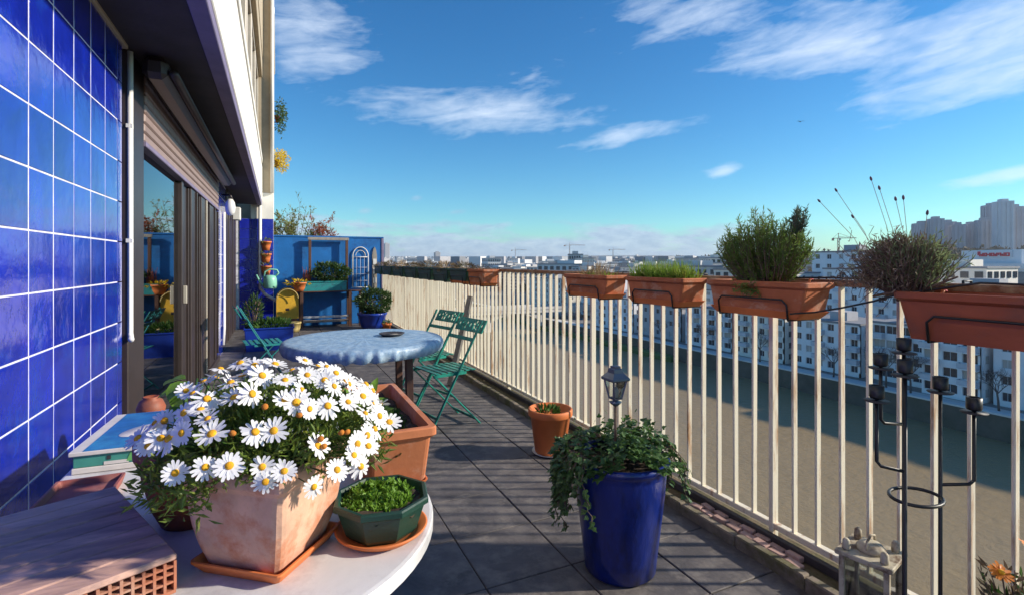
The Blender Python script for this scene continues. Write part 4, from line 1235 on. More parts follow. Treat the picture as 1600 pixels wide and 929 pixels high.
for p in fl_tips:
    ms.tube([(0, 0, .22), (p[0] * .6, p[1] * .6, .36), p], .002, 5, cap=False)
mb_.build('foliage', [leaf_moss, leaf_brown], mg)
o = ms.build('stems', twig_m, mg); o['kind'] = 'stuff'


def flower_mesh(name, n_pet, r, w, r_disc, cup_, m, seed):
    g = np.random.default_rng(seed)
    b = MB()
    for k in range(n_pet):
        a = 2 * math.pi * (k + g.normal() * .12) / n_pet
        L = r * (1 + g.normal() * .07); tw2 = g.normal() * .2; dz = cup_ * r * (1 + g.normal() * .5)
        ca, sa = math.cos(a), math.sin(a)
        def pt(u, s, z):
            return (u * ca - s * sa, u * sa + s * ca, z)
        h = w / 2
        V = [pt(r_disc * .7, -h * .4, 0), pt(r_disc * .7, h * .4, 0), pt(L * .55, -h, dz * .45 + tw2 * h), pt(L * .55, 0, dz * .45 - .0006), pt(L * .55, h, dz * .45 - tw2 * h),
             pt(L * .92, -h * .8, dz * .8), pt(L * .92, h * .8, dz * .8), pt(L, 0, dz * .85)]
        b.add(V, [(0, 3, 2), (0, 1, 3), (1, 4, 3), (2, 3, 5), (3, 7, 5), (3, 6, 7), (3, 4, 6)], 0, True)
    return b.mesh(name, m)


mar_me = flower_mesh('flower', 16, .026, .008, .007, -.05, petal_orange, 3)
disc_me = MB().lathe([(.0075, -.001), (.0078, .0010), (.006, .0034), (.0032, .0044), (0, .0047)], 14, cap1=False).mesh('flower_disc', disc_m)
for k, p in enumerate(fl_tips):
    fo = put('flower', mar_me, mg, p, rot=(R(25), R(-20), k))
    put('flower_disc', disc_me, fo)

# ================================================================== WHITE TABLE AND WHAT STANDS ON IT
ZT = .72
wt = thing('oval_table', 'white marble topped oval table in the foreground', 'table', (-.09, 1.29, 0))
RT = .438
out = [(RT * math.cos(R(a)), RT * math.sin(R(a))) for a in range(180, 361, 5)] + [(RT * math.cos(R(a)), .82 + RT * math.sin(R(a))) for a in range(0, 181, 5)]


def oloop(s, z):
    return [(x * s, (y - .41) * s + .41, z) for x, y in out]


MB().loft([oloop(.985, ZT - .032), oloop(1.0, ZT - .028), oloop(1.0, ZT - .006), oloop(.996, ZT - .0015), oloop(.985, ZT)], 0, False).build('table_top', marble_m, wt)
for (x, y) in ((-.30, -.12), (.24, -.12), (-.30, .94), (.24, .94)):
    MB().tube([(x, y, ZT - .034), (x * 1.08, y, 0)], .018, 10).build('leg', frame_m, wt)
MB().box(-.30, .24, -.13, -.11, ZT - .075, ZT - .034, ch=.003).box(-.30, .24, .93, .95, ZT - .075, ZT - .034, ch=.003).build('apron', frame_m, wt)

# square saucer + daisy pot
RZ = R(52)
sq = MB().loft([rrect(.084, .084, 0, .010), rrect(.098, .098, .020, .010), rrect(.098, .098, .024, .010), rrect(.094, .094, .024, .009), rrect(.083, .083, .007, .008)], 0, False)
sqo = sq.build('square_saucer', terra_bright, None, (-.013, 1.137, ZT + .0005), RZ)
tag(sqo, 'square orange saucer under the daisy pot', 'saucer')
dp_ = thing('daisy_pot', 'weathered square terracotta pot full of white daisies', 'pot', (-.013, 1.137, ZT + .008), RZ)
MB().loft([rrect(.074, .074, 0, .014), rrect(.080, .080, .010, .016), rrect(.091, .091, .045, .018), rrect(.099, .099, .085, .018), rrect(.104, .104, .125, .018), rrect(.108, .108, .158, .016), rrect(.112, .112, .165, .014), rrect(.117, .117, .171, .012), rrect(.118, .118, .190, .012), rrect(.115, .115, .194, .011),
           rrect(.104, .104, .194, .010), rrect(.100, .100, .17, .010), rrect(.07, .07, .02, .01)], 0, False).build('pot', terra_pale, dp_)
soil_patch(.100, .100, .175, seed=13).build('soil', soil_m, dp_)
Minv = (Matrix.Translation(dp_.location) @ Matrix.Rotation(RZ, 4, 'Z')).inverted()
fol, fst = MB(), MB()
g_ = np.random.default_rng(46)
CEN = np.array((-.005, 1.17, .885)); RAD = np.array((.235, .225, .19))
N = 7000
d = unit(g_.normal(size=(N, 3))); d[:, 2] = np.abs(d[:, 2]) * 1.0 - .12
q = (.50 + .50 * g_.random(N) ** .6) * (1 + .07 * np.sin(9 * d[:, 0]) * np.sin(8 * d[:, 1] + 1))
pp = CEN + d * RAD * q[:, None]
keep = ((pp[:, 2] > .885) & ((pp[:, 1] > 1.06) | (pp[:, 2] > .925))) | ((pp[:, 0] < -.10) & (pp[:, 2] > .872))
pp, d = pp[keep], d[keep]
loc = np.array([list(Minv @ Vector(p)) for p in pp]); dl = np.array([list(Minv.to_3x3() @ Vector(p)) for p in d])
fol.leaves(loc, dl * .6 + g_.normal(size=dl.shape) * .7 + np.array((0, 0, .25)), .016 + .016 * g_.random(len(loc)), .0062, g=g_)
for k in range(60):
    a = unit(g_.normal(size=3)); a[2] = abs(a[2])
    tip = CEN + a * RAD * .9
    fst.tube([Minv @ Vector((-.013 + a[0] * .05, 1.137 + a[1] * .05, .90)), Minv @ Vector(CEN + a * RAD * .5 + np.array((0, 0, .01))), Minv @ Vector(tip)], [.003, .002, .001], 4, cap=False)
fol.build('foliage', leaf_daisy, dp_)
FL = [(-0.199, 1.052, 0.988), (-0.179, 1.042, 1.002), (-0.146, 1.02, 1.013), (-0.099, 0.991, 1.014), (-0.033, 0.972, 1.014), (-0.149, 0.981, 0.961), (-0.105, 0.961, 0.97), (-0.07, 0.949, 0.971), (-0.022, 0.939, 0.965), (-0.017, 0.93, 0.943), (0.011, 0.934, 0.954), (-0.148, 1.058, 1.037), (-0.121, 1.043, 1.044), (-0.108, 1.018, 1.033), (-0.113, 1.061, 1.057), (-0.14, 1.103, 1.06), (-0.078, 1.084, 1.078), (-0.06, 1.098, 1.086), (-0.069, 1.038, 1.06), (-0.04, 1.036, 1.064), (-0.003, 1.131, 1.097), (-0.025, 1.083, 1.086), (0.014, 1.062, 1.078), (0.013, 1.014, 1.052), (-0.04, 1.139, 1.096), (0.027, 1.096, 1.089), (0.043, 1.035, 1.062), (0.054, 1.0, 1.035), (0.032, 1.009, 1.047), (0.086, 1.012, 1.034), (0.085, 1.073, 1.069), (0.102, 1.061, 1.058), (0.111, 1.116, 1.072), (0.134, 1.089, 1.053), (0.174, 1.136, 1.039), (0.158, 1.071, 1.03), (0.157, 1.033, 1.006), (0.188, 1.054, 0.991), (0.21, 1.068, 0.972), (0.173, 1.021, 0.977), (0.125, 1.035, 1.031), (0.156, 1.001, 0.973), (0.135, 0.981, 0.966), (0.127, 0.968, 0.951), (0.139, 0.967, 0.929), (0.096, 0.948, 0.937), (0.057, 0.931, 0.921), (0.156, 0.991, 0.956), (0.183, 1.064, 1.003), (-0.105, 1.21, 1.082), (0.054, 1.082, 1.08), (-0.07, 1.215, 1.09),
      (.06, 1.30, 1.07), (-.12, 1.28, 1.05), (.15, 1.25, 1.03), (0, 1.37, 1.02), (-.2, 1.2, .99), (.2, 1.2, .98)]
for k in range(22):          # more blooms on the crown and the left shoulder
    v = unit(np.array((g_.normal() * .75 - .15, g_.normal() * .55 - .1, .55 + .5 * g_.random())))
    FL.append(tuple(CEN + v * RAD * (1.06 + .05 * g_.random())))
dm = [flower_mesh('flower', n_, .0275, .0070, .0062, c_, petal_m, s_) for n_, c_, s_ in ((17, .12, 1), (15, -.15, 2), (19, .0, 4), (14, .25, 5), (16, -.3, 6))]
M3 = Minv.to_3x3()
for k, p in enumerate(FL):
    nv = unit((np.array(p) - CEN) / RAD ** 1.2)
    nv = unit(nv * .8 + np.array((.28, -.34, .30)) + g_.normal(size=3) * .42)
    nl = M3 @ Vector(nv)
    qd = nl.to_track_quat('Z', 'Y')
    lp = Minv @ Vector(p)
    fo = put('flower', dm[k % 5], dp_, lp)
    fo.rotation_euler = (qd @ Matrix.Rotation(g_.random() * 6.28, 3, 'Z').to_quaternion()).to_euler()
    s = .70 + .28 * g_.random(); fo.scale = (s, s, s)
    put('flower_disc', disc_me, fo)
    base = Minv @ Vector(CEN + (np.array(p) - CEN) * .6)
    fst.tube([base, lp - nl * .02, lp - nl * .0015], .0011, 4, cap=False)
BD = [(-0.019, 1.005, 1.046), (-0.068, 0.979, 1.013), (0.036, 0.987, 1.028), (0.07, 0.963, 0.989), (0.075, 0.957, 0.977), (0.107, 0.98, 0.99), (0.118, 0.985, 0.988)]
bud_me = MB().lathe([(.002, -.004), (.005, -.002), (.0068, .0015), (.006, .005), (.003, .0065), (0, .007)], 12, cap1=False).mesh('dry_bud', bud_m)
for p in BD:
    lp = Minv @ Vector(p)
    o = put('dry_bud', bud_me, dp_, lp); o.scale = (.85, .85, .85); o.rotation_euler = (g_.normal() * .5, g_.normal() * .5, 0)
    fst.tube([Minv @ Vector(CEN + (np.array(p) - CEN) * .6), lp], .0011, 4, cap=False)
o = fst.build('stems', leaf_moss, dp_); o['kind'] = 'stuff'

# brown pot behind the daisies, with broad leaves
bb = thing('brown_pot', 'dark brown round pot with broad leaves half hidden behind the daisies', 'pot', (-.175, 1.365, ZT + .001))
MB().lathe([(0, 0), (.060, 0), (.078, .04), (.095, .11), (.098, .15), (.108, .152), (.110, .158), (.110, .185), (.106, .188), (.096, .188), (.092, .15), (0, .15)], 40, cap0=False, cap1=False).build('pot', terra_dark, bb)
soil_disc(.092, .155, 15).build('soil', soil_m, bb)
lb_ = MB()
g_ = np.random.default_rng(46)


def broad_leaf(b, p, d, up, L, W):
    d = Vector(d).normalized(); up = Vector(up); s = d.cross(up).normalized(); n_ = s.cross(d)
    p = Vector(p); prof_ = [(0, .05), (.18, .7), (.42, 1.0), (.68, .85), (.88, .45), (1, .02)]
    V = []
    for u, w in prof_:
        c_ = p + d * L * u - n_ * (L * .25 * u * u)
        V += [c_ - s * W / 2 * w + n_ * W * .18 * w, c_, c_ + s * W / 2 * w + n_ * W * .18 * w]
    F = []
    for i in range(len(prof_) - 1):
        F += [(3 * i, 3 * i + 1, 3 * i + 4, 3 * i + 3), (3 * i + 1, 3 * i + 2, 3 * i + 5, 3 * i + 4)]
    b.add(V, F, 0, True)


for k in range(22):
    a = g_.random() * 6.283; z = .16 + .12 * g_.random()
    p = (.055 * math.cos(a) + .025, .055 * math.sin(a) + .09, z + .02)
    broad_leaf(lb_, p, (math.cos(a), math.sin(a), .35 * g_.normal()), (0, 0, 1), .042 + .02 * g_.random(), .052)
lb_.build('foliage', leaf_bright, bb)
s_ = MB()
for k in range(9):
    a = g_.random() * 6.283
    s_.tube([(0, 0, .15), (.03 * math.cos(a) + .01, .03 * math.sin(a) + .04, .25), (.05 * math.cos(a) + .02, .05 * math.sin(a) + .08, .29)], .003, 5)
o = s_.build('stems', leaf_moss, bb); o['kind'] = 'stuff'

# small brown round pot at the back by the glass
rb = thing('round_brown_jar', 'small round brown jar behind the cardboard box', 'jar', (-.36, 2.12, ZT + .001)); rb.location = (-.40, 2.215, ZT + .001)
rb.location = (-.42, 2.27, ZT + .001); rb.scale = (.8, .8, .72)
MB().lathe([(0, 0), (.030, 0), (.052, .03), (.058, .065), (.045, .10), (.030, .112), (.034, .120), (.028, .122), (.022, .11), (0, .10)], 24, cap0=False, cap1=False).build('body', terra_dark, rb)

# green octagonal bowl on its orange saucer
sc_o = MB().lathe([(0, 0), (.078, 0), (.094, .012), (.097, .017), (.093, .018), (.078, .006), (0, .006)], 48, cap0=False, cap1=False).build('round_saucer', terra_bright, None, (.205, 1.125, ZT + .0005))
tag(sc_o, 'round orange saucer under the dark green bowl', 'saucer')
gbw = thing('green_bowl', 'dark green octagonal bowl of curly bright green moss', 'bowl', (.205, 1.125, ZT + .0075))
MB().lathe([(0, 0), (.070, 0), (.078, .010), (.094, .058), (.104, .064), (.104, .073), (.101, .076), (.094, .076), (.088, .06), (0, .055)], 8, cap0=False, cap1=False, smooth=False, rot=R(12)).build('bowl', dkgreen_pl, gbw)
soil_disc(.086, .060, 16).build('soil', soil_m, gbw)
g_ = np.random.default_rng(47)
N = 1700
a = g_.random(N) * 6.283; rr = .070 * np.sqrt(g_.random(N))
h = .060 + .028 * np.maximum(0, 1 - ((rr * np.cos(a) - .005) / .075) ** 2 - ((rr * np.sin(a) - .012) / .07) ** 2) * (.6 + .5 * np.sin(rr * 120 + a * 3)) * g_.random(N)
gm = MB().leaves(np.stack([rr * np.cos(a) - .006, rr * np.sin(a) + .012, h], 1), np.stack([g_.normal(size=N), g_.normal(size=N), .4 + np.abs(g_.normal(size=N)) * .6], 1), .011 + .006 * g_.random(N), .008, g=g_)
gm.build('foliage', leaf_bright, gbw)

# long orange planter at the back edge of the table
lo = trough('orange_trough', 'long orange trough of green moss at the right edge of the white table', 'planter', (.275, 1.495, ZT + .001), .088, .255, .172, terra, taper=.80, tray=terra_bright, seed=17)
pp, dd, g_ = bushy(2600, (0, .02, .115), (.062, .22, .035), 61, shell=.3)
MB().leaves(pp, dd * .5 + np.array((0, 0, .6)) + g_.normal(size=dd.shape) * .5, .018, .009).build('moss_foliage', leaf_moss, lo)
lb_ = MB()
for (x, y, z, dx, dy, dz, L) in ((-.05, .06, .15, -.3, .1, .8, .10), (-.04, .10, .15, .4, .2, .9, .11), (-.06, .02, .16, -.8, .1, .5, .09), (-.05, .12, .15, .9, .2, .4, .10), (-.06, .16, .15, -.5, -.2, .9, .10), (-.03, .0, .15, .6, -.3, .6, .07), (-.055, .09, .17, .2, -.6, .8, .08)):
    broad_leaf(lb_, (x, y, z - .02), (dx, dy, dz), (.2, -.3, 1), L, .034)
lb_.build('broad_foliage', leaf_bright, lo)

# terracotta tray, hollow brick slab, cardboard box
ty = MB().loft([rrect(.066, .318, 0, .006), rrect(.072, .325, .020, .006), rrect(.072, .325, .024, .006), rrect(.066, .319, .024, .006), rrect(.061, .314, .010, .006)], 0, False)
tyo = ty.build('rectangular_tray', mat('red_tray', (.34, .095, .075), .7, .15, 12, .15, 50, stain=(.27, .13, .11), stain_amt=.4, stain_scale=9), None, (-.436, 1.345, ZT + .0005))
tag(tyo, 'dull red rectangular plant tray lying beside the blue tiles', 'tray')

hb = thing('hollow_brick_slab', 'weathered hollow brick slab with ribbed top and honeycomb end', 'brick', (-.235, 1.20, ZT + .001))
hb.location = (-.162, 1.068, ZT + .001)
hb.rotation_euler = (0, 0, R(25))
# local: x to the left (negative), y away; near right corner at the origin
LX, LY, HB = -.40, .42, .068
core = MB()
core.box(LX, 0, .022, LY, .004, HB - .012)
core.build('core', brick_mat, hb)
nrib = 8
for k in range(nrib):
    y0, y1 = k * LY / nrib, (k + 1) * LY / nrib
    MB().box(LX - .002, .003, y0 + .0012, y1 - .0012, HB - .012, HB + random.uniform(-.0012, .0012), ch=.0025).build('top_rib', slab_wood, hb)
MB().box(LX, .001, .0, .022, 0, .006).build('end_base', brick_mat, hb)
nc = 26
cells = MB()
for k in range(nc + 1):
    x = LX + k * (-LX) / nc
    cells.box(x - .0022, x + .0022, .0005, .022, .006, HB - .012)
for z in (.020, .035, .047):
    cells.box(LX, 0, .001, .0215, z - .0018, z + .0018)
co = cells.build('honeycomb', brick_mat, hb); co['kind'] = 'stuff'
side = MB()
for k in range(20):
    y = .03 + k * .0198
    side.box(.001, .0035, y, y + .012, .010, HB - .018)
so = side.build('side_ridges', brick_mat, hb); so['kind'] = 'stuff'

bx = thing('cardboard_box', 'flat cardboard box with blue printed lid and green front', 'box', (-.375, 1.95, ZT + .001), R(-3))
MB().box(-.125, .125, -.185, .185, 0, .016, ch=.002).build('base', carton_w, bx)
MB().box(-.122, .122, -.182, .182, .016, .050, ch=.002).build('body', carton_g, bx)
lid = MB().box(-.130, .130, -.190, .190, .050, .062, ch=.002).build('lid', carton_w, bx)
MB().box(-.098, .1296, -.1885, .186, .0622, .0632).build('lid_print', carton_b, lid)
MB().lathe([(0, 0), (.05, 0), (.049, .0006), (0, .0007)], 28, cap0=False, cap1=False).build('print_oval', carton_w, lid, (.0, -.03, .0634))
lid.children[-1].scale = (.8, 1.4, 1)
lid.children[-1].rotation_euler = (0, 0, R(-35))
MB().prism([(-.045, -.02), (0, -.03), (.05, -.012), (.06, .0), (.03, .018), (-.02, .02)], .0634, .0640).build('print_leaf', carton_leaf, lid, (.07, .06, 0))
MB().box(-.045, -.036, -.1835, -.1822, .032, .042).build('mark', carton_ink, bx)
MB().box(-.052, .005, -.1833, -.1822, .018, .027).build('mark', carton_w, bx)
MB().prism([(-.06, -.012), (.03, -.016), (.045, 0), (.02, .012), (-.05, .012)], .0, .0012, M=Matrix.Translation((.06, -.1822, .034)) @ Matrix.Rotation(R(90), 4, 'X')).build('mark', carton_leaf, bx)


# ================================================================== PLANTS BEYOND THE END WALL
def shrub(name, label, loc, r, h, n, m, seed, leafL=.09, leafW=.03, stems=9):
    t = thing(name, label, 'shrub', loc)
    g = np.random.default_rng(seed)
    b, s = MB(), MB()
    for k in range(stems):
        a = g.random() * 6.283; u = .35 + .65 * g.random()
        tip = np.array((r * u * math.cos(a), r * u * math.sin(a), h * (.78 + .22 * g.random())))
        mid = tip * np.array((.35, .35, .55))
        s.tube([(0, 0, 0), mid, tip], [.012, .008, .003], 5, cap=False)
        for q in range(4):
            st = mid + (tip - mid) * (.35 + .65 * g.random()); e = st + np.array((g.normal() * .14, g.normal() * .14, .10 + .16 * g.random()))
            s.tube([st, (st + e) / 2, e], [.004, .003, .0015], 4, cap=False)
            m_ = max(4, n // (stems * 4))
            pp_ = st + (e - st) * g.random(m_)[:, None] + g.normal(size=(m_, 3)) * .02
            b.leaves(pp_, unit(e - st) + g.normal(size=(m_, 3)) * .6, leafL * (.6 + .6 * g.random(m_)), leafW, g=g)
    b.build('foliage', m, t)
    o = s.build('branches', twig_m, t); o['kind'] = 'stuff'
    return t


tf = MB().box(-6, 2.12, 11.47, 17.5, -.3, -.012).build('neighbour_terrace', joint_m); tag(tf, kind='structure')
shrub('olive_shrub', 'tall loose olive green shrub behind the blue wall next to the building', (.05, 12.2, -.01), .42, 2.45, 2200, leaf_olive, 71, .08, .022, 20)
shrub('olive_shrub', 'lower straw coloured shrub peeping over the blue wall', (.55, 12.3, -.01), .35, 2.15, 1100, leaf_olive, 72, .07, .022, 14)
shrub('photinia_shrub', 'shrub with red young leaves above the blue wall', (1.02, 12.4, -.01), .30, 2.25, 1000, leaf_red, 73, .07, .028, 13)
shrub('grey_sprig_shrub', 'thin grey leaning sprigs rising above the olive shrub', (.30, 12.6, -.01), .55, 2.75, 260, leaf_lav, 74, .08, .02, 7)
nb = thing('neighbour_block', 'narrow side of the neighbouring block rising behind the tiled column', 'building', (0, 0, 0))
MB().box(-3.0, -.075, 11.70, 15.5, -.3, 6.4).build('wall', beige_m, nb)
MB().box(-3.0, -.045, 11.70, 15.5, 6.4, 6.55, ch=.01).build('coping', fascia_m, nb)
for (z, m, sd, lb, nm, rr) in ((3.62, leaf_yellow, 81, 'yellow flowering plant hanging from the neighbouring block', 'hanging_plant', (.20, .3, .30)), (4.65, leaf_dark, 82, 'dark green plant hanging high on the neighbouring block', 'hanging_plant', (.13, .25, .42))):
    t = thing(nm, lb, 'plant', (.06, 13.2, z))
    pp, dd, g_ = bushy(420, (.02, 0, .05), rr, sd, shell=.1)
    MB().leaves(pp, g_.normal(size=dd.shape) + dd * .3 + np.array((.2, 0, -.6)), .075, .028).build('foliage', m, t)
    MB().lathe([(.03, -.1), (.05, .02), (.06, .02), (.06, .05), (0, .05)], 14, (-.06, 0, 0)).build('pot', terra_dark, t)
    MB().box(-.145, -.03, -.01, .01, -.12, -.10).build('bracket', black_iron, t)

# ================================================================== RIVER, BANKS, CITY
WZ, GZ = -28.0, -24.0
wv = MB().add([(12, -500, WZ), (108.5, -500, WZ), (108.5, 1600, WZ), (12, 1600, WZ)], [(0, 1, 2, 3)]).build('river', water_m)
tag(wv, kind='structure')
gm = MB()
gm.box(-900, 12, -500, 1600, WZ - 2, GZ)
tag(gm.build('near_bank_ground', ground_m), kind='structure')
gm = MB().box(108.5, 6500, -900, 1600, WZ - 2, GZ - .02)
tag(gm.build('far_bank_ground', ground_m), kind='structure')
gx = np.concatenate([np.linspace(-6000, -500, 12), np.linspace(-300, 3000, 34), np.linspace(3300, 9000, 14)])
gy = np.concatenate([np.linspace(1595, 6000, 40), np.linspace(6300, 11000, 8)])
V, F = [], []


def land(x, y):
    t_ = min(1, max(0, (y - 1700) / 3600)); t_ = t_ * t_ * (3 - 2 * t_)
    return GZ - .05 + 66 * t_ + 5 * math.sin(x * .0023 + 1) * t_ + 4 * math.sin(x * .006 + y * .002) * t_ + 40 * math.exp(-((x - 3600) / 1300) ** 2 - ((y - 3600) / 1500) ** 2)


for x in gx:
    for y in gy:
        V.append((x, y, land(x, y)))
for i in range(len(gx) - 1):
    for j in range(len(gy) - 1):
        a = i * len(gy) + j
        F.append((a, a + len(gy), a + len(gy) + 1, a + 1))
tag(MB().add(V, F, 0, True).build('distant_hills', hill_m), kind='structure')
# hill on the right that carries the towers
V, F = [], []
hx_ = np.linspace(300, 3200, 30); hy_ = np.linspace(-900, 2600, 36)


def hill2(x, y):
    return GZ - 1 + 46 * math.exp(-((x - 1150) / 520) ** 2 - ((y - 450) / 800) ** 2) + 3 * math.sin(x * .01) * math.exp(-((x - 1150) / 520) ** 2)


for x in hx_:
    for y in hy_:
        V.append((x, y, hill2(x, y)))
for i in range(29):
    for j in range(35):
        a = i * 36 + j
        F.append((a, a + 36, a + 37, a + 1))
tag(MB().add(V, F, 0, True).build('right_bank_hill', hill_m), kind='structure')

qw = thing('quay_wall', 'dark stone quay wall along the far bank of the river', 'wall', (108.5, 0, 0))
MB().box(-.6, .8, -400, 1500, WZ - 2, GZ + .15).build('wall', quay_m, qw)
MB().box(-.75, .95, -400, 1500, GZ + .15, GZ + .45).build('coping', path_m, qw)
tag(MB().box(109.5, 113.5, -400, 1500, GZ - .3, GZ + .02).build('quay_path', path_m), kind='structure')
tag(MB().box(104.5, 107.85, 118, 320, WZ - 1, WZ + 1.6, ch=.4).build('grassy_berm', bank_grass), kind='structure')


def make_window(w, h, rails=False):
    b = MB(); t = .07
    b.box(-.03, .03, -w / 2, -w / 2 + t, 0, h, 1).box(-.03, .03, w / 2 - t, w / 2, 0, h, 1)
    b.box(-.03, .03, -w / 2 + t, w / 2 - t, 0, t, 1).box(-.03, .03, -w / 2 + t, w / 2 - t, h - t, h, 1)
    b.box(-.03, .03, -.035, .035, t, h - t, 1)
    b.box(.0, .02, -w / 2 + t, w / 2 - t, t, h - t, 0)
    return b.mesh('window', [win_dark, win_frame])


WIN = {}
_wt = win_dark.node_tree
_oi = _n(_wt, 'ShaderNodeObjectInfo'); _gt = _n(_wt, 'ShaderNodeMath', operation='GREATER_THAN'); _gt.inputs[1].default_value = .74
_wt.links.new(_oi.outputs['Random'], _gt.inputs[0])
_mx = _n(_wt, 'ShaderNodeMix', data_type='RGBA'); _mx.inputs['B'].default_value = (.42, .40, .37, 1)
_bs = _wt.nodes['Principled BSDF']; _old = _bs.inputs['Base Color'].links[0].from_socket
_wt.links.new(_gt.outputs[0], _mx.inputs['Factor']); _wt.links.new(_old, _mx.inputs['A']); _wt.links.new(_mx.outputs['Result'], _bs.inputs['Base Color'])


def apartment(label, x, y0, y1, zr, floors, cols, wallm, style=0, depth=14, seed=0, gz=GZ):
    """block with its long front facing the river (-X) and an end facing -Y: recessed windows, balconies"""
    t = thing('apartment_block', label, 'building', (x, y0, gz))
    W = y1 - y0; Hh = zr - gz; fh = Hh / floors
    g = np.random.default_rng(seed)
    MB().box(.35, depth, 0.30, W, 0, Hh).build('core', wallm, t)
    ww, wh = (1.5, 1.55) if style != 1 else (2.3, 1.7)
    cw = W / cols
    wf = MB()
    for f in range(floors + 1):     # spandrels
        z0 = 0 if f == 0 else f * fh - fh + .95 + wh
        z1 = .95 if f == 0 else (min(f * fh + .95, Hh) if f < floors else Hh)
        wf.box(0, .35, 0, W, z0, z1)
    for f in range(floors):
        z0, z1 = f * fh + .95, f * fh + .95 + wh
        for c in range(cols + 1):
            a = 0 if c == 0 else c * cw - (cw - ww) / 2
            b = W if c == cols else c * cw + (cw - ww) / 2
            wf.box(.002, .348, a, b, z0 + .001, z1 - .001)
    wf.box(.0, depth, 0, .30, 0, Hh)
    wf.build('wall', wallm, t)
    MB().box(-.25, depth + .2, -.2, W + .2, Hh, Hh + .45).build('roof', roof_grey, t)
    MB().box(3, 7, W * .3, W * .55, Hh + .45, Hh + 2.4).build('roof_hut', apt_grey, t)
    key = (ww, wh)
    if key not in WIN:
        WIN[key] = make_window(ww, wh)
    for f in range(floors):
        for c in range(cols):
            put('window', WIN[key], t, (.24, (c + .5) * cw, f * fh + .95))
    ek = ('e', 1.2, 1.5)
    if ek not in WIN:
        WIN[ek] = make_window(1.2, 1.5)
    for f in range(floors):
        for c in range(3):
            put('window', WIN[ek], t, (2.2 + c * 4, -.02, f * fh + .95), rz=R(90))
    if style in (1, 2):
        step = 2 if style == 1 else 3
        bm = MB().box(-1.3, 0, -cw * .48, cw * .48, -.18, 0).box(-1.3, -1.24, -cw * .48, cw * .48, .05, 1.0, 1).box(-1.24, 0, -cw * .48, -cw * .48 + .05, .05, 1.0, 1).box(-1.24, 0, cw * .48 - .05, cw * .48, .05, 1.0, 1).mesh('balcony', [wallm, rail_far])
        for f in range(1, floors):
            for c in range(seed % 2, cols, step):
                put('balcony', bm, t, (-.003, (c + .5) * cw, f * fh))
    return t


apartment('plain white apartment block with small windows, nearest on the far quay', 116, 6, 48.0, -12.5, 4, 11, apt_cool, 0, seed=1)
apartment('pale apartment block with wide balconied windows beside the plain white one', 114, 49.0, 58.2, -12.0, 4, 3, apt_cool, 1, seed=2)
apartment('white apartment block with stacked balconies behind the bare trees', 118, 59.5, 69.5, -11.8, 4, 4, apt_white, 1, seed=3)
apartment('grey white apartment block with scattered balconies on the far quay', 116, 71, 87, -12.6, 4, 6, apt_white, 2, seed=4)
apartment('cream apartment block with balconies, midway along the far quay', 114.5, 88.5, 104, -12.8, 4, 6, apt_cream, 2, seed=5)
apartment('white apartment block with paired balconies further up the quay', 116, 106, 124, -12.5, 4, 6, apt_white, 1, seed=6)
apartment('low grey apartment block where the quay turns green', 117, 127, 146, -13.5, 3, 6, apt_grey, 0, seed=7)
apartment('white apartment block before the bridge', 116, 150, 176, -12.5, 4, 8, apt_cool, 2, seed=8)
apartment('second row white block seen above the quay houses', 152, 82, 104, -1.0, 7, 6, apt_white, 2, seed=9)
apartment('second row cream block between quay houses', 148, 112, 136, -2.5, 7, 7, apt_cream, 0, seed=10)
apartment('tall blue grey block standing behind the rosemary', 168, 99, 119, 4.4, 9, 5, apt_cool, 0, seed=11)
apartment('second row white block at the right edge of the view', 150, 26, 52, -6.5, 5, 8, apt_white, 2, seed=12)
apartment('second row pale block behind the stacked balconies', 146, 54, 76, -5.0, 6, 7, apt_cool, 1, seed=15)
apartment('far white block upriver behind the bridge', 135, 190, 215, -4.5, 6, 7, apt_white, 0, seed=13)
apartment('far cream block upriver behind the bridge', 128, 222, 260, -7.5, 6, 9, apt_cream, 0, seed=14)

# shopping centre with red lettering
ml = thing('shopping_centre', 'long pale shopping centre with glazed front and red lettering', 'building', (262, 98, 0), R(-22))
MB().box(0, 60, -40, 62, GZ, -1.5).build('hall', mall_m, ml)
MB().box(-1.2, 62, -42, 64, -1.5, 0.6).build('roof_edge', mall_m, ml)
for k in range(13):
    MB().box(-.35, -.02, -38 + k * 7.6, -38 + k * 7.6 + 6.4, -11.5, -2.6).build('glazing', mall_glass, ml)
MB().box(4, 30, 6, 32, .6, 6.2).build('upper_hall', mall_m, ml)
MB().box(3.0, 40, -36, -6, .6, 2.4).build('upper_hall', mall_m, ml)
sg = MB().box(3.4, 3.95, 9.4, 24.8, 3.2, 5.8).build('sign_board', mall_m, ml)
xs = 10.0
for k, w_ in enumerate((1.7, 1.2, 1.3, 1.0, 1.4, 1.2, 1.3, 1.1, 1.2)):
    b = MB(); z0_ = 3.5; z1 = z0_ + (2.1 if k == 8 else 1.5)
    b.box(3.15, 3.39, xs, xs + .45, z0_, z1)
    if k % 3 != 2: b.box(3.15, 3.39, xs + .45, xs + w_, z0_, z0_ + .45)
    if k % 2 == 0: b.box(3.15, 3.39, xs + .45, xs + w_, z1 - .45, z1)
    b.box(3.15, 3.39, xs + w_ - .42, xs + w_, z0_ + .46, z1 - .46)
    b.build('letter', red_sign, sg); xs += w_ + .28
MB().box(-1.9, -1.25, -14, -2, -1.4, .55).build('red_fascia', red_sign, ml)
MB().box(-1.6, 2.0, -12, -4, .62, 3.0, ch=.1).build('cream_canopy', apt_cream, ml)
MB().box(-1.8, -.40, -13, -3, -6.6, -4.6).build('red_fascia', red_sign, ml)
MB().box(-2.0, -1.25, -30, -16.5, -.2, 2.2, ch=.3).build('blue_awning', blue_sign, ml)


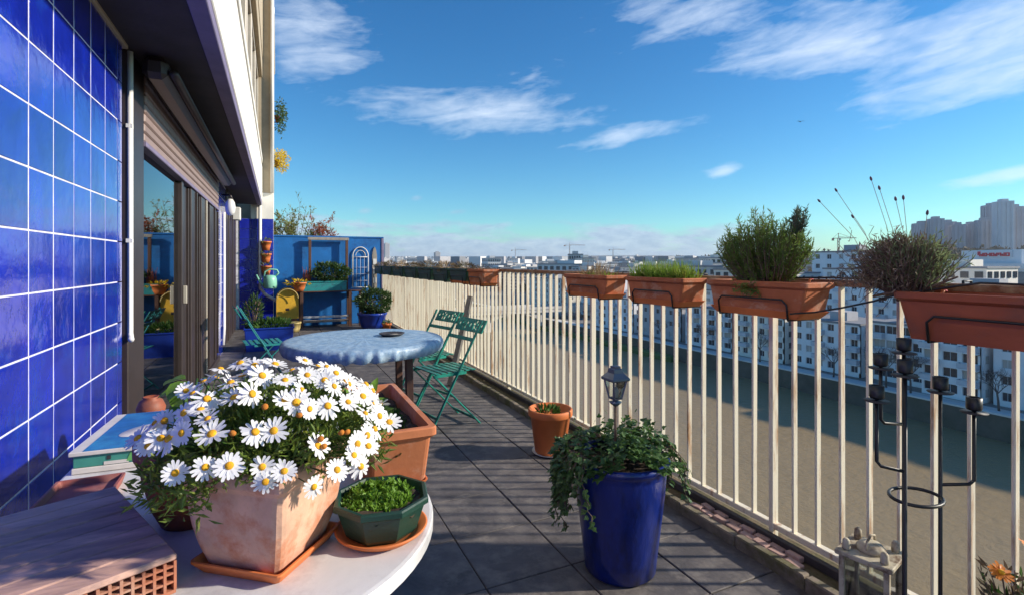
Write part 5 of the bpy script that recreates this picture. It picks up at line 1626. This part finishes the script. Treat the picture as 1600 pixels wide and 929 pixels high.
# towers on the hill
def tower(label, x, y, w, d_, ztop, m, ribs, rz=0.0):
    z0 = hill2(x, y) - 3
    t = thing('tower_block', label, 'building', (x, y, z0), R(rz), 'high rise towers on the hill')
    Hh = ztop - z0
    MB().box(-d_ / 2, d_ / 2, -w / 2, w / 2, 0, Hh).build('shaft', m, t)
    for k in range(ribs):
        yy = -w / 2 + (k + .5) * w / ribs
        MB().box(-d_ / 2 - 1.6, -d_ / 2 - .01, yy - w / ribs * .22, yy + w / ribs * .22, 1, Hh - 1.5 - 2 * (k % 2)).build('rib', m, t)
    for k in range(3):
        xx = -d_ / 2 + (k + .5) * d_ / 3
        MB().box(xx - d_ / 12, xx + d_ / 12, -w / 2 - 1.2, -w / 2 - .01, 1, Hh - 2).build('rib', m, t)
    MB().box(-d_ / 4, d_ / 4, -w / 4, w / 4, Hh, Hh + 4).build('plant_room', m, t)
    return t



TW = [('leftmost tower of the hill group, stepped grey slab', 1114, 569, 27.7, 74.3, tower_m, 5), ('second grey tower from the left of the hill group', 1115, 547, 20.4, 81.1, tower_m, 4),
      ('third grey tower from the left of the hill group', 1182, 560, 23.6, 78.2, tower_m, 5), ('low narrow grey tower left of the hill group gap', 1152, 530, 15.8, 70.4, tower_m, 3),
      ('broad ribbed grey tower in the middle of the hill group', 1224, 541, 28.3, 74.5, tower_m, 6), ('slim grey tower at the foot of the tallest pair', 1171, 499, 15.5, 77.1, tower_m, 3),
      ('tall dark grey tower left of the pale tallest one', 1196, 499, 20.2, 105.0, tower_m, 3), ('tallest tower on the hill with a flat face coloured pale as sunlit', 1153, 464, 23.3, 106.3, tower_lt, 1),
      ('tall grey tower right of the pale tallest one', 1210, 471, 17.5, 100.5, tower_m, 3), ('rightmost grey tower of the hill group', 1268, 477, 24.9, 97.8, tower_m, 4)]
for lb, x, y, w, zt, m, rb_ in TW:
    tower(lb, x, y, w, 20, zt, m, rb_, -38)

# bridge
br = thing('road_bridge', 'pale concrete bridge crossing the river upstream', 'bridge', (0, 205, 0))
MB().box(-10, 150, -6, 6, -20.6, -19.2).build('deck', bridge_m, br)
MB().box(-10, 150, -6.3, -6.0, -19.2, -18.1).build('parapet', bridge_m, br)
MB().box(-10, 150, 6.0, 6.3, -19.2, -18.1).build('parapet', bridge_m, br)
for x in (22, 51, 80, 106):
    MB().box(x - 1.6, x + 1.6, -5, 5, WZ - 2, -20.6, ch=.5).build('pier', bridge_m, br)
for (xa, xb) in ((23.6, 49.4), (52.6, 78.4), (81.6, 104.4)):
    pts = [(xa, -20.61)] + [(xa + (xb - xa) * k / 16, -23.8 + 3.0 * math.sin(math.pi * k / 16)) for k in range(17)] + [(xb, -20.61)]
    MB().prism(pts, -5.2, 5.2, M=Matrix.Rotation(R(90), 4, 'X')).build('arch', bridge_m, br)
for k in range(8):
    x = 4 + k * 16
    MB().tube([(x, -5.7, -19.2), (x, -5.7, -12.5), (x + 1.4, -5.5, -12.1)], .12, 6).build('lamp_post', rail_far, br)


# bare trees on the far quay
def bare_tree(label, x, y, h, seed):
    g = random.Random(seed)
    t = thing('bare_tree', label, 'tree', (x, y, GZ), 0, 'bare trees on the far quay')
    tr_, br_ = MB(), MB()
    top = Vector((g.uniform(-.3, .3), g.uniform(-.3, .3), h * .42))
    tr_.tube([(0, 0, -.2), top * .5 + Vector((.1, 0, 0)), top], [.20, .16, .12], 7)

    def grow(p, d, L, r, n_):
        q = p + d * L
        m_ = p + d * L * .5 + Vector((g.uniform(-1, 1), g.uniform(-1, 1), g.uniform(-1, 1))) * L * .07
        br_.tube([p, m_, q], [r, r * .8, r * .6], 4, cap=False)
        if n_ == 0:
            return
        for _ in range(3 if n_ > 1 else 4):
            nd = (d + Vector((g.uniform(-1, 1), g.uniform(-1, 1), g.uniform(-.45, .75))) * .75).normalized()
            grow(p + d * L * g.uniform(.55, 1.0), nd, L * g.uniform(.6, .8), r * .58, n_ - 1)
    for k in range(5):
        a = 6.283 * k / 5 + g.uniform(-.4, .4)
        grow(top * g.uniform(.75, 1), Vector((math.cos(a) * .6, math.sin(a) * .6, .85)).normalized(), h * .24, .085, 4)
    tr_.build('trunk', bark_m, t)
    o = br_.build('crown', bark_m, t)
    return t


bare_tree('bare tree in front of the plain white block, nearest on the far quay', 111.8, 45.5, 8.0, 1)
bare_tree('bare tree between the balconied blocks behind the candle stand', 111.5, 58.8, 9.0, 2)
bare_tree('dense bare tree in front of the block with stacked balconies', 112.0, 63.5, 9.5, 3)
bare_tree('small bare tree before the even windowed block', 111.5, 74.0, 7.5, 4)
bare_tree('bare tree in front of the cream block with balconies', 111.5, 93.0, 8.5, 5)
bare_tree('bare tree in front of the paired balconies further up the quay', 111.5, 112.0, 8.5, 6)
bare_tree('farthest bare tree on the quay before the green bank', 111.5, 130.0, 8.0, 7)

# tower cranes
def crane(label, x, y, ztop, jib, rz):
    z0 = -25
    t = thing('tower_crane', label, 'crane', (x, y, z0), R(rz), 'tower cranes over the city')
    Hh = ztop - z0
    m_ = MB()
    for sx in (-1, 1):
        for sy in (-1, 1):
            m_.bar((sx, sy, 0), (sx, sy, Hh), .4, .4)
    for k in range(int(Hh / 4)):
        m_.bar((-1, -1, k * 4), (1, -1, k * 4 + 4), .25, .25, (0, 1, 0)); m_.bar((1, 1, k * 4), (-1, 1, k * 4 + 4), .25, .25, (0, 1, 0))
    m_.build('mast', crane_m, t)
    j = MB().bar((0, 0, Hh), (jib, 0, Hh), .5, .5).bar((0, 0, Hh + 2), (jib, 0, Hh + .5), .4, .4)
    for k in range(int(jib / 4)):
        j.bar((k * 4, 0, Hh), (k * 4 + 2, 0, Hh + 1.8), .25, .25, (0, 1, 0)); j.bar((k * 4 + 2, 0, Hh + 1.8), (k * 4 + 4, 0, Hh), .25, .25, (0, 1, 0))
    j.build('jib', crane_m, t)
    MB().bar((0, 0, Hh), (-jib * .35, 0, Hh), 1.2, .8).box(-jib * .36, -jib * .26, -1.2, 1.2, Hh - 3.2, Hh - .4).build('counter_jib', crane_m, t)
    MB().box(.8, 2.8, -1, 1, Hh - 2.6, Hh - .3, ch=.2).build('cab', city_a, t)
    MB().bar((0, 0, Hh), (0, 0, Hh + 7), .6, .6, (1, 0, 0)).bar((0, 0, Hh + 7), (jib * .7, 0, Hh + 1), .25, .25).bar((0, 0, Hh + 7), (-jib * .3, 0, Hh + .4), .25, .25).build('apex', crane_m, t)


crane('tower crane with the longest jib, left of the sparse stalk planter', 774, 1295, 49, 46, -20)
crane('tower crane between the two middle planters', 1008, 1409, 41, 40, -25)
crane('farthest tower crane above the gap in the planters', 799, 1724, 44, 42, -30)
crane('pale tower crane between rosemary and lavender', 693, 453, 33, 22, -35)

# far city: individual blocks that stand out, the rest one mass
def far_block_mesh(name, m, floors, cols):
    b = MB().box(-.5, .5, -.5, .5, 0, 1, 0)
    for f in range(floors):
        z0, z1 = (f + .3) / floors, (f + .78) / floors
        for c in range(cols):
            y0, y1 = -.5 + (c + .22) / cols, -.5 + (c + .78) / cols
            b.box(-.512, -.5, y0, y1, z0, z1, 1); b.box(y0, y1, -.512, -.5, z0, z1, 1)
    b.box(-.52, .52, -.52, .52, 1, 1.025, 2)
    b.box(-.2, .2, -.15, .2, 1.025, 1.11, 0)
    return b.mesh(name, [m, win_dark, roof_grey])


fbm = [far_block_mesh('city_block', city_a, 6, 6), far_block_mesh('city_block', city_b, 7, 7), far_block_mesh('city_block', city_a, 5, 8), far_block_mesh('city_block', apt_cream, 6, 5)]
g_ = np.random.default_rng(91)


def ground_at(x, y):
    if y > 1600:
        return land(x, y)
    if 300 < x < 3200:
        return max(GZ, hill2(x, y))
    return GZ


def free_spot(D, th):
    x, y = D * math.sin(th), D * math.cos(th)
    if x < 172 and y < 1580 or 215 < x < 380 and y < 230:
        return None
    return x, y


def top_limit(D, th, lim):
    """tallest roof that stays under the skyline of the photograph: low to the right in front of the towers"""
    a = math.degrees(th)
    return 1.3 + D * (lim if a < 48 else lim - .012)


cnt = 0
while cnt < 270:
    D = 230 * (14.0 ** g_.random()); th = R(24.5 + g_.uniform(-16, 44))
    q = free_spot(D, th)
    if q is None:
        continue
    x, y = q
    gz_ = ground_at(x, y)
    h = g_.uniform(11, 24) + (g_.random() < .12) * g_.uniform(8, 26)
    h = min(h, top_limit(D, th, .006 if g_.random() < .85 else .013) - gz_)
    if h < 6:
        continue
    w, dd_ = g_.uniform(14, 42), g_.uniform(12, 24)
    o = put('city_block', fbm[int(g_.integers(0, 4))], None, (x, y, gz_ - 3), rz=R(g_.uniform(-50, 30)))
    o.scale = (dd_, w, h + 3)
    tag(o, 'small pale building in the distant city beyond the river', 'building', 'distant city buildings')
    cnt += 1
cm = MB()
for k in range(5200):
    D = 700 * (8.5 ** g_.random()); th = R(24.5 + g_.uniform(-22, 46))
    q = free_spot(D, th)
    if q is None:
        continue
    x, y = q
    gz_ = ground_at(x, y)
    h = g_.uniform(7, 20) + (g_.random() < .04) * g_.uniform(10, 30)
    h = min(h, top_limit(D, th, .010) - gz_)
    if h < 4:
        continue
    w, dd_ = g_.uniform(10, 34), g_.uniform(9, 20)
    M_ = Matrix.Translation((x, y, gz_ - 3)) @ Matrix.Rotation(R(g_.uniform(-60, 40)), 4, 'Z')
    cm.box(-dd_ / 2, dd_ / 2, -w / 2, w / 2, 0, h + 3, int(g_.integers(0, 3)), M=M_)
co_ = cm.build('city_mass', [city_a, city_b, roof_grey])
tag(co_, 'mass of tiny roofs and houses filling the distant city', 'city', kind='stuff')
# park trees between the blocks, one mass
tm = MB()
for k in range(900):
    D = 300 * (8.0 ** g_.random()); th = R(24.5 + g_.uniform(-14, 46))
    if k >= 500:
        D = g_.uniform(560, 880); th = R(g_.uniform(58, 78))
    q = free_spot(D, th)
    if q is None:
        continue
    x, y = q
    rr = g_.uniform(4, 9); zz = ground_at(x, y)
    P_ = unit(g_.normal(size=(40, 3))) * np.array((rr, rr, rr * .8)) * (.6 + .4 * g_.random((40, 1))) + np.array((x, y, zz + rr))
    tm.leaves(P_, g_.normal(size=(40, 3)), rr * .8, rr * .55, g=g_)
to_ = tm.build('far_trees', leaf_brown)
tag(to_, 'brown winter trees scattered through the distant city', 'trees', kind='stuff')
for (x, y, w, zt, lb) in ((503, 2628, 40, 95, 'slim dark tower on the horizon just right of the blue wall'), (650, 2231, 24, 45, 'short dark tower on the horizon above the dark green planters')):
    t = thing('horizon_tower', lb, 'building', (x, y, land(x, y) - 2))
    MB().box(-12, 12, -w / 2, w / 2, 0, zt - land(x, y), ch=1).build('shaft', city_b, t)
    MB().box(-6, 6, -6, 6, zt - land(x, y), zt - land(x, y) + 4).build('plant_room', city_b, t)

# bird
bi = thing('flying_bird', 'dark bird gliding high in the blue sky', 'bird', (64.7, 47.5, 20.3), R(60))
b = MB()
b.tube([(-.20, 0, 0), (-.12, 0, .01), (0, 0, .015), (.12, 0, .005), (.22, 0, -.005)], [.01, .05, .065, .04, .015], 8)
b.build('body', bird_m, bi)
for s in (-1, 1):
    MB().loft([[(.10, s * .04, .02), (-.08, s * .04, .02), (-.08, s * .04, .035), (.10, s * .04, .035)], [(.12, s * .26, .10), (-.03, s * .26, .10), (-.03, s * .26, .11), (.12, s * .26, .11)], [(.02, s * .52, .06), (-.03, s * .52, .06), (-.03, s * .52, .065), (.02, s * .52, .065)]]).build('wing', bird_m, bi)

# ------------------------------------------------------------------ haze
hz = bpy.data.materials.new('haze_air'); hz.use_nodes = True
nt = hz.node_tree
nt.nodes.remove(nt.nodes['Principled BSDF'])
pv = _n(nt, 'ShaderNodeVolumePrincipled')
pv.inputs['Color'].default_value = (.80, .88, 1.0, 1)
pv.inputs['Density'].default_value = .0001
pv.inputs['Anisotropy'].default_value = .2
nt.links.new(pv.outputs[0], nt.nodes['Material Output'].inputs['Volume'])
hzo = MB().box(-6500, 9500, -1000, 11500, -32, 125).build('haze', hz)
tag(hzo, kind='stuff')
